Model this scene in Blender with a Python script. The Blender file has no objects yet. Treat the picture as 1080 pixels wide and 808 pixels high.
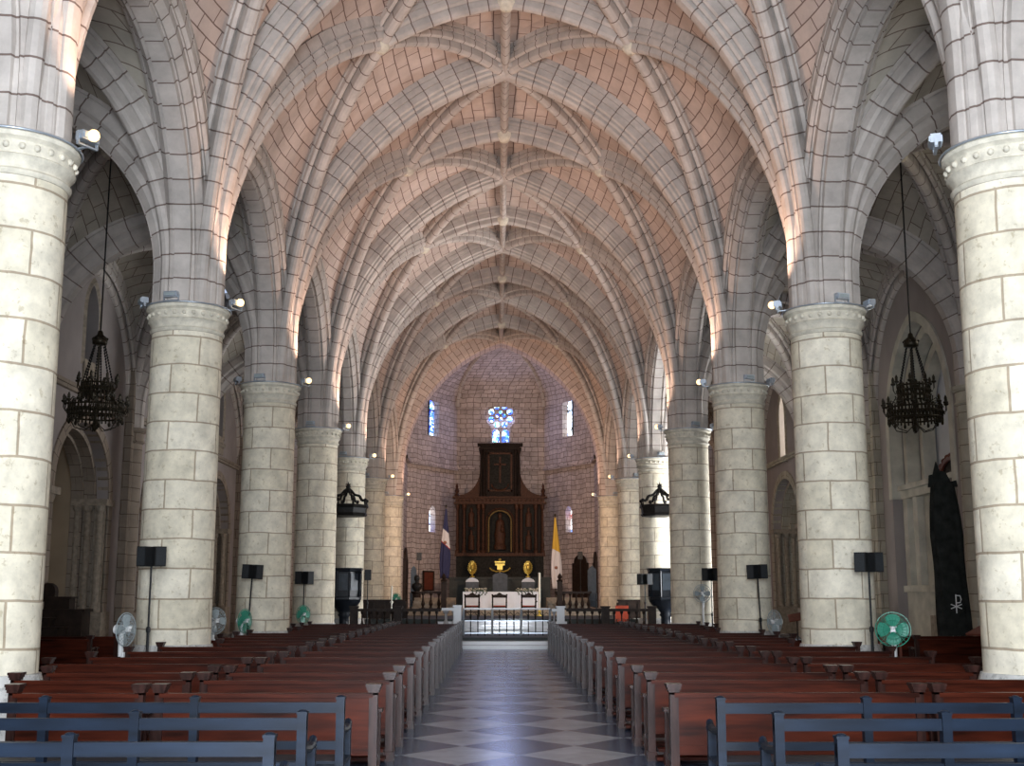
import bpy, bmesh, math, random
from mathutils import Vector, Matrix
random.seed(7)
R = math.radians
PI = math.pi
SC = bpy.context.scene
COL = SC.collection

# ------------------------------------------------------------------ camera
EYE = 1.65
F = 1277.0
TH, YAW = R(9.95), R(0.68)
cam_d = bpy.data.cameras.new('camera')
cam = bpy.data.objects.new('camera', cam_d)
COL.objects.link(cam)
cam.location = (0, 0, EYE)
cam.rotation_euler = (R(90) + TH, 0, -YAW)
cam_d.sensor_width = 36
cam_d.lens = F / 1080 * 36
cam_d.clip_end = 300
SC.camera = cam

FWD = Vector((math.sin(YAW) * math.cos(TH), math.cos(YAW) * math.cos(TH), math.sin(TH)))
RGT = Vector((math.cos(YAW), -math.sin(YAW), 0))
UPV = Vector((-math.sin(YAW) * math.sin(TH), -math.cos(YAW) * math.sin(TH), math.cos(TH)))


def at(px, py, d):
    """survey of the photograph: the point at depth d seen at pixel px, py"""
    r = RGT * (px - 540) + UPV * (404 - py) + FWD * F
    r = r * (d / r.y)
    return Vector((r.x, d, r.z + EYE))


# ------------------------------------------------------------------ layout
XC = 0.18                       # nave axis
CW = 6.06                       # half distance between the column rows
WW = 12.2                       # half distance between the aisle walls
DS = {-1: -2.84, 0: 5.61, 1: 14.06, 2: 22.5, 3: 30.95, 4: 39.4, 5: 47.85, 6: 56.3, 7: 66.4}
ZCAP = 7.0
RC = 0.65


# ------------------------------------------------------------------ materials
def mat(name):
    m = bpy.data.materials.new(name)
    m.use_nodes = True
    nt = m.node_tree
    b = nt.nodes['Principled BSDF']
    return m, nt, b


def N(nt, t, **kw):
    n = nt.nodes.new(t)
    for k, v in kw.items():
        if k in n.inputs:
            n.inputs[k].default_value = v
        else:
            setattr(n, k, v)
    return n


def mix_rgb(nt, fac, a, b, mode='MIX'):
    n = nt.nodes.new('ShaderNodeMix')
    n.data_type = 'RGBA'
    n.blend_type = mode
    for s, v in ((0, fac), (6, a), (7, b)):
        if hasattr(v, 'is_linked') or hasattr(v, 'links'):
            nt.links.new(v, n.inputs[s])
        else:
            n.inputs[s].default_value = v
    return n.outputs[2]


def ramp(nt, src, stops):
    n = nt.nodes.new('ShaderNodeValToRGB')
    cr = n.color_ramp
    while len(cr.elements) < len(stops):
        cr.elements.new(0.5)
    for e, (p, c) in zip(cr.elements, stops):
        e.position = p
        e.color = c if len(c) == 4 else (*c, 1)
    nt.links.new(src, n.inputs[0])
    return n.outputs[0]


def stone(name, c1, c2, mortar, bw, bh, ms=0.016, dist=0.02, blot=(0.75, 1.1), nscale=2.0, bump=0.4, rough=0.85, swap=False,
          offset=0.5, pits=None, squash=1.0):
    m, nt, b = mat(name)
    tc = N(nt, 'ShaderNodeTexCoord')
    vec = tc.outputs['UV']
    nz = N(nt, 'ShaderNodeTexNoise', Scale=1.3, Detail=3.0)
    nt.links.new(tc.outputs['Object'], nz.inputs['Vector'])
    sub = N(nt, 'ShaderNodeVectorMath', operation='SUBTRACT')
    nt.links.new(nz.outputs['Color'], sub.inputs[0])
    sub.inputs[1].default_value = (0.5, 0.5, 0.5)
    sc = N(nt, 'ShaderNodeVectorMath', operation='SCALE')
    sc.inputs['Scale'].default_value = dist * 4
    nt.links.new(sub.outputs[0], sc.inputs[0])
    add = N(nt, 'ShaderNodeVectorMath', operation='ADD')
    nt.links.new(vec, add.inputs[0])
    nt.links.new(sc.outputs[0], add.inputs[1])
    br = N(nt, 'ShaderNodeTexBrick', Scale=1.0)
    br.offset = offset
    br.squash = squash
    br.inputs['Color1'].default_value = (*c1, 1)
    br.inputs['Color2'].default_value = (*c2, 1)
    br.inputs['Mortar'].default_value = (*mortar, 1)
    br.inputs['Mortar Size'].default_value = ms
    br.inputs['Mortar Smooth'].default_value = 0.3
    br.inputs['Brick Width'].default_value = bw
    br.inputs['Row Height'].default_value = bh
    nt.links.new(add.outputs[0], br.inputs['Vector'])
    n2 = N(nt, 'ShaderNodeTexNoise', Scale=nscale, Detail=6.0, Roughness=0.65)
    nt.links.new(tc.outputs['Object'], n2.inputs['Vector'])
    lo, hi = blot
    r = ramp(nt, n2.outputs['Fac'], [(0.3, (lo, lo, lo)), (0.7, (hi, hi, hi))])
    col = mix_rgb(nt, 1.0, br.outputs['Color'], r, 'MULTIPLY')
    if pits:
        n3 = N(nt, 'ShaderNodeTexNoise', Scale=pits[0], Detail=4.0, Roughness=0.7)
        nt.links.new(tc.outputs['Object'], n3.inputs['Vector'])
        r3 = ramp(nt, n3.outputs['Fac'], [(pits[1], (1, 1, 1)), (pits[1] + 0.06, pits[2])])
        col = mix_rgb(nt, 1.0, col, r3, 'MULTIPLY')
    nt.links.new(col, b.inputs['Base Color'])
    b.inputs['Roughness'].default_value = rough
    b.inputs['Specular IOR Level'].default_value = 0.2
    mth = N(nt, 'ShaderNodeMath', operation='MULTIPLY_ADD')
    mth.inputs[1].default_value = -1.0
    nt.links.new(br.outputs['Fac'], mth.inputs[0])
    nt.links.new(n2.outputs['Fac'], mth.inputs[2])
    bp = N(nt, 'ShaderNodeBump', Strength=bump, Distance=0.03)
    nt.links.new(mth.outputs[0], bp.inputs['Height'])
    nt.links.new(bp.outputs[0], b.inputs['Normal'])
    return m


def plain(name, c, rough=0.6, metal=0.0, spec=0.4, var=0.12, scale=3.0, bump=0.0, coat=0.0, stretch=None):
    m, nt, b = mat(name)
    tc = N(nt, 'ShaderNodeTexCoord')
    mp = N(nt, 'ShaderNodeMapping')
    if stretch:
        mp.inputs['Scale'].default_value = stretch
    nt.links.new(tc.outputs['Object'], mp.inputs[0])
    nz = N(nt, 'ShaderNodeTexNoise', Scale=scale, Detail=5.0)
    nt.links.new(mp.outputs[0], nz.inputs['Vector'])
    a = tuple(x * (1 - var) for x in c)
    z = tuple(min(1, x * (1 + var)) for x in c)
    nt.links.new(ramp(nt, nz.outputs['Fac'], [(0.3, a), (0.7, z)]), b.inputs['Base Color'])
    b.inputs['Roughness'].default_value = rough
    b.inputs['Metallic'].default_value = metal
    b.inputs['Specular IOR Level'].default_value = spec
    b.inputs['Coat Weight'].default_value = coat
    if bump:
        bp = N(nt, 'ShaderNodeBump', Strength=bump, Distance=0.02)
        nt.links.new(nz.outputs['Fac'], bp.inputs['Height'])
        nt.links.new(bp.outputs[0], b.inputs['Normal'])
    return m


def emit(name, c, s):
    m, nt, b = mat(name)
    b.inputs['Base Color'].default_value = (*c, 1)
    b.inputs['Emission Color'].default_value = (*c, 1)
    b.inputs['Emission Strength'].default_value = s
    return m


def glass_mat(name, stops, scale, s, lead=0.06):
    m, nt, b = mat(name)
    tc = N(nt, 'ShaderNodeTexCoord')
    vo = N(nt, 'ShaderNodeTexVoronoi', Scale=scale)
    nt.links.new(tc.outputs['Object'], vo.inputs['Vector'])
    sep = N(nt, 'ShaderNodeSeparateColor')
    nt.links.new(vo.outputs['Color'], sep.inputs[0])
    c = ramp(nt, sep.outputs[0], stops)
    vo2 = N(nt, 'ShaderNodeTexVoronoi', Scale=scale, feature='DISTANCE_TO_EDGE')
    nt.links.new(tc.outputs['Object'], vo2.inputs['Vector'])
    r = ramp(nt, vo2.outputs['Distance'], [(lead * 0.6, (0, 0, 0)), (lead, (1, 1, 1))])
    col = mix_rgb(nt, 1.0, c, r, 'MULTIPLY')
    nt.links.new(col, b.inputs['Emission Color'])
    b.inputs['Emission Strength'].default_value = s
    b.inputs['Base Color'].default_value = (0.02, 0.02, 0.03, 1)
    b.inputs['Roughness'].default_value = 0.3
    return m


M = {}
M['drum'] = stone('column stone', (0.86, 0.80, 0.655), (0.74, 0.675, 0.52), (0.44, 0.36, 0.26), 1.02, 0.53, 0.017, 0.016,
                  (0.74, 1.14), 3.5, 0.35, pits=(9.0, 0.60, (0.78, 0.75, 0.69)))
M['cap'] = stone('capital stone', (0.74, 0.69, 0.57), (0.68, 0.63, 0.51), (0.42, 0.36, 0.29), 90.0, 3.0, 0.008, 0.01, (0.7, 1.1), 6.0, 0.5)
M['plinth'] = stone('plinth stone', (0.66, 0.65, 0.62), (0.60, 0.59, 0.56), (0.4, 0.38, 0.34), 1.0, 0.8, 0.01, 0.02, (0.75, 1.1), 5.0, 0.5,
                    pits=(9.0, 0.55, (0.7, 0.7, 0.7)))
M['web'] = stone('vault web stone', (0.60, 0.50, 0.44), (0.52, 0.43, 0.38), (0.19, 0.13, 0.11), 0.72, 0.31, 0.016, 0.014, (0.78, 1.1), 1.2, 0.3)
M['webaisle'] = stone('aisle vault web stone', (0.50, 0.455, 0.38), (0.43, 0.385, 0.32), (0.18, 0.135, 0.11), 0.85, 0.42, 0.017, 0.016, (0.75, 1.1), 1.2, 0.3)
M['recess'] = plain('weathered recess stone', (0.50, 0.475, 0.40), 0.9, var=0.2, scale=2.0, spec=0.1)
M['warmplaster'] = plain('warm chapel plaster', (0.46, 0.36, 0.25), 0.9, var=0.1, scale=1.0, spec=0.1)
M['rib'] = stone('vault rib stone', (0.56, 0.51, 0.465), (0.50, 0.45, 0.41), (0.19, 0.14, 0.12), 6.0, 0.46, 0.016, 0.012, (0.75, 1.1), 2.0, 0.3, offset=0.0)
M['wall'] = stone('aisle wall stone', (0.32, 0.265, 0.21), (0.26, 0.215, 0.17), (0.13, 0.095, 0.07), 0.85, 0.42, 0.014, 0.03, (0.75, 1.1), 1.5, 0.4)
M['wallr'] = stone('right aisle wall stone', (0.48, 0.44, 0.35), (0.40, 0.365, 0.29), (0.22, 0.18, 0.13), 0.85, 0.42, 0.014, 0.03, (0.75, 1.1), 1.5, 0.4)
M['apse'] = stone('apse rubble stone', (0.56, 0.48, 0.44), (0.43, 0.365, 0.33), (0.20, 0.155, 0.14), 0.50, 0.29, 0.020, 0.07, (0.75, 1.15), 1.6, 0.5, squash=0.8)
M['plaster'] = plain('aged plaster', (0.32, 0.285, 0.27), 0.9, var=0.1, scale=1.0, spec=0.1)
M['plasterb'] = plain('bluish plaster', (0.56, 0.575, 0.61), 0.9, var=0.1, scale=1.0, spec=0.1)
M['ochre'] = plain('ochre plaster', (0.36, 0.31, 0.17), 0.9, var=0.1, scale=1.0, spec=0.1)
M['carved'] = plain('carved stone', (0.30, 0.255, 0.20), 0.85, var=0.25, scale=8, bump=0.6, spec=0.2)
M['pew'] = plain('mahogany pew wood', (0.046, 0.0085, 0.0035), 0.38, var=0.7, scale=2.5, spec=0.10, coat=0.0, stretch=(0.6, 4, 6))
M['pewdark'] = plain('worn pew post wood', (0.028, 0.0115, 0.009), 0.28, var=0.6, scale=5, spec=0.22, coat=0.0, stretch=(4, 4, 0.7))
M['bench'] = plain('dark bench wood', (0.0045, 0.009, 0.018), 0.42, var=0.5, scale=3, spec=0.15, coat=0.0, stretch=(0.6, 4, 4))
M['dark'] = plain('dark walnut', (0.024, 0.015, 0.011), 0.5, var=0.35, scale=6, spec=0.15)
M['pulpit'] = plain('pulpit dark blue wood', (0.012, 0.015, 0.021), 0.4, var=0.3, scale=4, spec=0.3)
M['pulpitp'] = plain('pulpit panel', (0.048, 0.062, 0.078), 0.4, var=0.3, scale=4, spec=0.3)
M['retable'] = plain('retable carved dark wood', (0.014, 0.009, 0.007), 0.6, var=0.6, scale=12, bump=0.8, spec=0.12)
M['retgold'] = plain('retable gilded carving', (0.050, 0.021, 0.011), 0.55, metal=0.1, var=0.6, scale=16, bump=0.8, spec=0.2)
M['retpanel'] = plain('retable painted panel', (0.012, 0.012, 0.010), 0.6, var=0.6, scale=9, bump=0.3, spec=0.12)
M['gold'] = plain('bright gold leaf', (0.72, 0.55, 0.12), 0.3, metal=0.6, var=0.25, scale=20, bump=0.5)
M['nichegold'] = plain('dull gold moulding', (0.22, 0.16, 0.06), 0.4, metal=0.4, var=0.3, scale=10)
M['marble'] = plain('pale marble', (0.44, 0.45, 0.47), 0.25, var=0.1, scale=2, spec=0.5)
M['green'] = plain('green marble', (0.014, 0.021, 0.019), 0.6, var=0.4, scale=4, spec=0.5)
M['iron'] = plain('black wrought iron', (0.012, 0.011, 0.010), 0.5, metal=0.0, var=0.3, scale=10, spec=0.2)
M['bronze'] = plain('aged bronze', (0.030, 0.024, 0.014), 0.42, metal=0.6, var=0.4, scale=12)
M['black'] = plain('black plastic', (0.013, 0.014, 0.015), 0.5, var=0.2)
M['grille'] = plain('loudspeaker grille', (0.022, 0.025, 0.028), 0.7, var=0.3, scale=60)
M['white'] = plain('white plastic', (0.72, 0.73, 0.72), 0.4, var=0.05)
M['cloth'] = plain('white altar cloth', (0.78, 0.79, 0.82), 0.85, var=0.05, spec=0.1)
M['candle'] = plain('ivory wax', (0.80, 0.77, 0.66), 0.5, var=0.05)
M['metal'] = plain('silver lamp housing', (0.45, 0.50, 0.56), 0.35, metal=0.6, var=0.15)
M['leaf'] = plain('garland leaves', (0.05, 0.085, 0.04), 0.6, var=0.5, scale=20)
M['flower'] = plain('cream flowers', (0.55, 0.50, 0.40), 0.7, var=0.4, scale=20)
M['red'] = plain('red upholstery', (0.42, 0.055, 0.02), 0.7, var=0.2)
M['blackcloth'] = plain('black cloth', (0.020, 0.022, 0.020), 0.9, var=0.4, scale=5, spec=0.1)
M['redwood'] = plain('red brown wood', (0.14, 0.038, 0.022), 0.4, var=0.3, scale=6)
M['picture'] = plain('dark oil painting', (0.055, 0.030, 0.020), 0.4, var=0.7, scale=5)
M['bulb'] = emit('lit halogen lens', (1.0, 0.66, 0.32), 2.6)
M['daywindow'] = glass_mat('bright leaded window', [(0.0, (1, 0.86, 0.66)), (1.0, (1, 0.97, 0.9))], 5, 11.0, 0.05)
M['dimwindow'] = glass_mat('dim leaded window', [(0.0, (0.02, 0.03, 0.04)), (1.0, (0.04, 0.06, 0.08))], 6, 0.5)
M['stained'] = glass_mat('blue stained glass', [(0.0, (0.02, 0.05, 0.55)), (0.36, (0.05, 0.16, 1.0)), (0.52, (0.55, 0.75, 1.0)), (0.72, (0.95, 0.97, 1.0)),
                                               (0.84, (0.15, 0.7, 0.45)), (0.93, (0.1, 0.2, 0.9))], 6.5, 3.2, 0.05)
M['stainedw'] = glass_mat('pale stained glass', [(0.0, (0.10, 0.25, 1.0)), (0.35, (0.55, 0.72, 1.0)), (0.6, (0.95, 0.97, 1)), (0.92, (0.9, 0.95, 1)),
                                                 (1.0, (0.8, 0.08, 0.05))], 2.6, 4.0, 0.04)

# vivid per-blade plastic of the fans
M['greenfan'] = plain('green plastic', (0.04, 0.27, 0.18), 0.35, var=0.15)
M['clearfan'] = plain('grey translucent plastic', (0.32, 0.37, 0.38), 0.3, var=0.1)


def floor_material():
    m, nt, b = mat('polished diagonal marble tiles')
    tc = N(nt, 'ShaderNodeTexCoord')
    mp = N(nt, 'ShaderNodeMapping', vector_type='POINT')
    mp.inputs['Location'].default_value = (0.0, 0.0, 0)
    nt.links.new(tc.outputs['Object'], mp.inputs[0])
    sep = N(nt, 'ShaderNodeSeparateXYZ')
    nt.links.new(mp.outputs[0], sep.inputs[0])

    def lin(ax, ay, c):
        a = N(nt, 'ShaderNodeMath', operation='MULTIPLY')
        nt.links.new(sep.outputs[0], a.inputs[0])
        a.inputs[1].default_value = ax
        q = N(nt, 'ShaderNodeMath', operation='MULTIPLY_ADD')
        nt.links.new(sep.outputs[1], q.inputs[0])
        q.inputs[1].default_value = ay
        nt.links.new(a.outputs[0], q.inputs[2])
        r = N(nt, 'ShaderNodeMath', operation='ADD')
        nt.links.new(q.outputs[0], r.inputs[0])
        r.inputs[1].default_value = c
        return r.outputs[0]
    gx, gy = 1.25, 1.54
    x0, y0 = -0.39, 13.18
    u = lin(1 / gx, 1 / gy, -x0 / gx - y0 / gy + 0.5 + 40)
    v = lin(1 / gx, -1 / gy, -x0 / gx + y0 / gy + 0.5 + 40)
    cb = N(nt, 'ShaderNodeCombineXYZ')
    nt.links.new(u, cb.inputs[0])
    nt.links.new(v, cb.inputs[1])
    fu = N(nt, 'ShaderNodeMath', operation='FLOOR')
    fv = N(nt, 'ShaderNodeMath', operation='FLOOR')
    nt.links.new(u, fu.inputs[0])
    nt.links.new(v, fv.inputs[0])
    sm = N(nt, 'ShaderNodeMath', operation='ADD')
    nt.links.new(fu.outputs[0], sm.inputs[0])
    nt.links.new(fv.outputs[0], sm.inputs[1])
    md = N(nt, 'ShaderNodeMath', operation='MODULO')
    nt.links.new(sm.outputs[0], md.inputs[0])
    md.inputs[1].default_value = 2
    nz = N(nt, 'ShaderNodeTexNoise', Scale=1.6, Detail=8.0, Roughness=0.7)
    nt.links.new(tc.outputs['Object'], nz.inputs['Vector'])
    da = ramp(nt, nz.outputs['Fac'], [(0.3, (0.025, 0.045, 0.085)), (0.7, (0.045, 0.072, 0.12))])
    li = ramp(nt, nz.outputs['Fac'], [(0.3, (0.23, 0.25, 0.285)), (0.7, (0.35, 0.37, 0.40))])
    c = mix_rgb(nt, md.outputs[0], li, da)
    nt.links.new(c, b.inputs['Base Color'])
    rr = ramp(nt, nz.outputs['Fac'], [(0.3, (0.20,) * 3), (0.7, (0.27,) * 3)])
    nt.links.new(rr, b.inputs['Roughness'])
    b.inputs['Specular IOR Level'].default_value = 0.5
    return m


M['floor'] = floor_material()


# ------------------------------------------------------------------ mesh helpers
class MB:
    def __init__(s):
        s.v, s.f, s.uv = [], [], []

    def add(s, pts, faces, uvs=None):
        o = len(s.v)
        s.v += [tuple(p) for p in pts]
        s.uv += list(uvs) if uvs else [(p[0] + p[1], p[2]) for p in pts]
        s.f += [tuple(i + o for i in f) for f in faces]
        return s

    def box(s, x0, x1, y0, y1, z0, z1, rot=None):
        p = [(x0, y0, z0), (x1, y0, z0), (x1, y1, z0), (x0, y1, z0), (x0, y0, z1), (x1, y0, z1), (x1, y1, z1), (x0, y1, z1)]
        if rot:
            p = [tuple(rot @ Vector(q)) for q in p]
        return s.add(p, [(0, 3, 2, 1), (4, 5, 6, 7), (0, 1, 5, 4), (1, 2, 6, 5), (2, 3, 7, 6), (3, 0, 4, 7)])

    def cbox(s, c, d, rz=0, rx=0, ry=0):
        m = Matrix.Translation(c) @ Matrix.Rotation(rz, 4, 'Z') @ Matrix.Rotation(ry, 4, 'Y') @ Matrix.Rotation(rx, 4, 'X')
        return s.box(-d[0] / 2, d[0] / 2, -d[1] / 2, d[1] / 2, -d[2] / 2, d[2] / 2, m)

    def lathe(s, prof, c=(0, 0, 0), seg=24, ur=None, a0=0, a1=2 * PI, sx=1, sy=1):
        n = len(prof)
        pts, uv, fs = [], [], []
        acc = 0
        vv = []
        for i, (r, z) in enumerate(prof):
            if i:
                acc += math.hypot(r - prof[i - 1][0], z - prof[i - 1][1])
            vv.append(acc)
        for j in range(seg + 1):
            a = a0 + (a1 - a0) * j / seg
            for i, (r, z) in enumerate(prof):
                pts.append((c[0] + r * math.cos(a) * sx, c[1] + r * math.sin(a) * sy, c[2] + z))
                uv.append((a * (ur or max(r, 0.1)), z if ur else vv[i]))
        for j in range(seg):
            for i in range(n - 1):
                a = j * n + i
                fs.append((a, a + n, a + n + 1, a + 1))
        return s.add(pts, fs, uv)

    def tube(s, path, r, seg=8, closed=False, r1=None):
        path = [Vector(p) for p in path]
        n = len(path)
        pts = []
        for i, p in enumerate(path):
            if closed:
                t = path[(i + 1) % n] - path[i - 1]
            else:
                t = path[min(i + 1, n - 1)] - path[max(i - 1, 0)]
            if t.length < 1e-9:
                t = Vector((0, 0, 1))
            t.normalize()
            ref = Vector((0, 0, 1)) if abs(t.z) < 0.9 else Vector((1, 0, 0))
            a = t.cross(ref).normalized()
            b = t.cross(a).normalized()
            rr = r if r1 is None else r + (r1 - r) * i / max(1, n - 1)
            for k in range(seg):
                q = 2 * PI * k / seg
                pts.append(p + a * math.cos(q) * rr + b * math.sin(q) * rr)
        fs = []
        for i in range(n if closed else n - 1):
            for k in range(seg):
                a0 = i * seg + k
                a1 = i * seg + (k + 1) % seg
                b0 = ((i + 1) % n) * seg + k
                b1 = ((i + 1) % n) * seg + (k + 1) % seg
                fs.append((a0, b0, b1, a1))
        if not closed:
            fs.append(tuple(range(seg)))
            fs.append(tuple(reversed(range((n - 1) * seg, n * seg))))
        return s.add(pts, fs)

    def ring(s, c, rad, r, n=32, seg=6, axis='Z'):
        pts = []
        for i in range(n):
            a = 2 * PI * i / n
            if axis == 'Z':
                pts.append((c[0] + rad * math.cos(a), c[1] + rad * math.sin(a), c[2]))
            else:
                pts.append((c[0] + rad * math.cos(a), c[1], c[2] + rad * math.sin(a)))
        return s.tube(pts, r, seg, True)

    def ball(s, c, r, seg=10, sz=1.0):
        n = 6
        return s.lathe([(max(1e-4, r * math.sin(PI * i / n)), -r * sz * math.cos(PI * i / n)) for i in range(n + 1)], c, seg)

    def prism(s, poly, y0, y1):
        """poly in x,z extruded along y"""
        n = len(poly)
        pts = [(x, y0, z) for x, z in poly] + [(x, y1, z) for x, z in poly]
        fs = [tuple(range(n)), tuple(reversed(range(n, 2 * n)))]
        for i in range(n):
            j = (i + 1) % n
            fs.append((i, i + n, j + n, j))
        return s.add(pts, fs)

    def prismz(s, poly, z0, z1):
        n = len(poly)
        pts = [(x, y, z0) for x, y in poly] + [(x, y, z1) for x, y in poly]
        fs = [tuple(reversed(range(n))), tuple(range(n, 2 * n))]
        for i in range(n):
            j = (i + 1) % n
            fs.append((i, j, j + n, i + n))
        return s.add(pts, fs)

    def sweep(s, prof, path, frames, u0=0.0):
        """prof: (w, d) list; frames: (b, n) per path point; d along -n is negative"""
        n = len(prof)
        acc = [u0]
        for i in range(1, len(path)):
            acc.append(acc[-1] + (path[i] - path[i - 1]).length)
        pl = [0]
        for i in range(1, n):
            pl.append(pl[-1] + math.hypot(prof[i][0] - prof[i - 1][0], prof[i][1] - prof[i - 1][1]))
        pts, uv, fs = [], [], []
        for p, (b, nn), u in zip(path, frames, acc):
            for (w, d), l in zip(prof, pl):
                pts.append(p + b * w + nn * d)
                uv.append((l + 0.3, u))
        for i in range(len(path) - 1):
            for k in range(n - 1):
                a = i * n + k
                fs.append((a, a + 1, a + n + 1, a + n))
        return s.add(pts, fs, uv)

    def build(s, name, m, parent=None, smooth=False, fix=True):
        me = bpy.data.meshes.new(name)
        me.from_pydata(s.v, [], s.f)
        uvl = me.uv_layers.new(name='UVMap')
        for l in me.loops:
            uvl.data[l.index].uv = s.uv[l.vertex_index]
        if fix:
            bm = bmesh.new()
            bm.from_mesh(me)
            bmesh.ops.recalc_face_normals(bm, faces=bm.faces)
            bm.to_mesh(me)
            bm.free()
        me.materials.append(M[m])
        if smooth:
            me.polygons.foreach_set('use_smooth', [True] * len(me.polygons))
        o = bpy.data.objects.new(name, me)
        COL.objects.link(o)
        o.parent = parent
        return o


def smooth_by_angle(o, ang=40):
    me = o.data
    me.polygons.foreach_set('use_smooth', [True] * len(me.polygons))
    bm = bmesh.new()
    bm.from_mesh(me)
    bmesh.ops.remove_doubles(bm, verts=bm.verts, dist=1e-5)
    for e in bm.edges:
        if len(e.link_faces) == 2 and e.calc_face_angle(0) > R(ang):
            e.smooth = False
    bm.to_mesh(me)
    bm.free()
    return o


def structure(o):
    o['kind'] = 'structure'
    return o


def tag(o, label, cat, group=None):
    o['label'] = label
    o['category'] = cat
    o['kind'] = 'thing'
    if group:
        o['group'] = group
    return o


def empty(name, loc=(0, 0, 0), rz=0):
    o = bpy.data.objects.new(name, None)
    o.empty_display_size = 0.1
    COL.objects.link(o)
    o.location = loc
    o.rotation_euler = (0, 0, rz)
    return o


def thing(name, label, cat, loc=(0, 0, 0), rz=0, group=None):
    return tag(empty(name, loc, rz), label, cat, group)


KIDS = {}


def kids(o):
    return [c for c in bpy.data.objects if c.parent == o]


def copy_thing(o, loc, rz=None, label=None, tree=None):
    tree = tree or snapshot(o)
    r = o.copy()
    COL.objects.link(r)
    r.location = loc
    if rz is not None:
        r.rotation_euler = (0, 0, rz)
    if label:
        r['label'] = label
    for ch, subs in tree:
        c = ch.copy()
        COL.objects.link(c)
        c.parent = r
        for g in subs:
            d = g.copy()
            COL.objects.link(d)
            d.parent = c
    return r


def snapshot(o):
    return [(c, kids(c)) for c in kids(o)]


ORD = ['first', 'second', 'third', 'fourth', 'fifth', 'sixth', 'seventh', 'eighth', 'ninth', 'tenth', 'eleventh', 'twelfth', 'thirteenth',
       'fourteenth', 'fifteenth', 'sixteenth', 'seventeenth', 'eighteenth', 'nineteenth', 'twentieth', 'twenty-first']
SIDE = {-1: 'left', 1: 'right'}


# ------------------------------------------------------------------ walls with openings
def holed(outer, holes, thick, place, name, m, parent=None):
    """a slab in (a, b) with openings; place(a, b, t) gives the world point at depth t of the slab"""
    bm = bmesh.new()
    loops = []
    for lp in [outer] + holes:
        vs = [bm.verts.new((a, b, 0)) for a, b in lp]
        for i in range(len(vs)):
            bm.edges.new((vs[i], vs[(i + 1) % len(vs)]))
        loops.append(vs)
    bmesh.ops.triangle_fill(bm, use_beauty=True, use_dissolve=False, edges=bm.edges[:])
    if thick:
        r = bmesh.ops.extrude_face_region(bm, geom=bm.faces[:])
        for v in [g for g in r['geom'] if isinstance(g, bmesh.types.BMVert)]:
            v.co.z = thick
    bmesh.ops.recalc_face_normals(bm, faces=bm.faces[:])
    uvl = bm.loops.layers.uv.new('UVMap')
    for f in bm.faces:
        side = abs(f.normal.z) < 0.5
        for l in f.loops:
            a, b, t = l.vert.co
            l[uvl].uv = ((t + a, b) if side and abs(f.normal.x) > 0.7 else (a + t, b))
    for v in bm.verts:
        v.co = place(*v.co)
    bmesh.ops.recalc_face_normals(bm, faces=bm.faces[:])
    me = bpy.data.meshes.new(name)
    bm.to_mesh(me)
    bm.free()
    me.materials.append(M[m])
    o = bpy.data.objects.new(name, me)
    COL.objects.link(o)
    o.parent = parent
    return o


def pointed(c, hw, z0, zs, za, n=10):
    """outline of a pointed arch opening, from lower left around"""
    rise = za - zs
    rr = (hw * hw + rise * rise) / (2 * hw)
    pts = [(c - hw, z0), (c - hw, zs)]
    if rise >= hw:
        amax = math.asin(min(1, rise / rr))
        for i in range(1, n):
            a = amax * i / n
            pts.append((c - hw + rr - rr * math.cos(a), zs + rr * math.sin(a)))
    else:
        for i in range(1, n):
            a = PI / 2 * i / n
            pts.append((c - hw * math.cos(a), zs + rise * math.sin(a)))
    pts.append((c, za))
    right = [(2 * c - x, z) for x, z in reversed(pts[:-1])]
    return pts + right


# ------------------------------------------------------------------ vaulting
def arc(L, H, n):
    """(h, z, th, tz) from a vertical start to run L, rise H"""
    out = []
    if H >= L:
        rr = (L * L + H * H) / (2 * L)
        am = math.asin(min(1, H / rr))
        for i in range(n + 1):
            a = am * i / n
            out.append((rr - rr * math.cos(a), rr * math.sin(a), math.sin(a), math.cos(a)))
    else:
        for i in range(n + 1):
            a = PI / 2 * i / n
            tx, tz = L * math.sin(a), H * math.cos(a)
            q = math.hypot(tx, tz)
            out.append((L * (1 - math.cos(a)), H * math.sin(a), tx / q, tz / q))
    return out


def rib_path(P, Q, r0, zs, n=26, z0=ZCAP):
    """from beside the column axis P (x, y), up from z0, springing at zs, to point Q (x, y, z)"""
    hv = Vector((Q[0] - P[0], Q[1] - P[1], 0))
    L = hv.length - r0
    hv.normalize()
    base = Vector((P[0], P[1], 0)) + hv * r0
    b = Vector((-hv.y, hv.x, 0))
    path, fr = [], []
    for k in range(3):
        path.append(base + Vector((0, 0, z0 + (zs - z0) * k / 3)))
        fr.append((b, hv.copy()))
    for h, z, th, tz in arc(L, Q[2] - zs, n):
        path.append(base + hv * h + Vector((0, 0, zs + z)))
        fr.append((b, hv * tz - Vector((0, 0, th))))
    return path, fr


def flat_path(A, B, bulge, n=14):
    A, B = Vector(A), Vector(B)
    hv = Vector((B.x - A.x, B.y - A.y, 0)).normalized()
    b = Vector((-hv.y, hv.x, 0))
    path = []
    for i in range(n + 1):
        t = i / n
        p = A.lerp(B, t)
        p.z += bulge * 4 * t * (1 - t)
        path.append(p)
    fr = []
    for i in range(n + 1):
        t = (path[min(i + 1, n)] - path[max(i - 1, 0)]).normalized()
        nn = b.cross(t)
        if nn.z > 0:
            nn = -nn
        fr.append((b, nn))
    return path, fr


def mirror(h):
    return [(-w, d) for w, d in h] + [(w, d) for w, d in reversed(h[:-1])]


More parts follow.
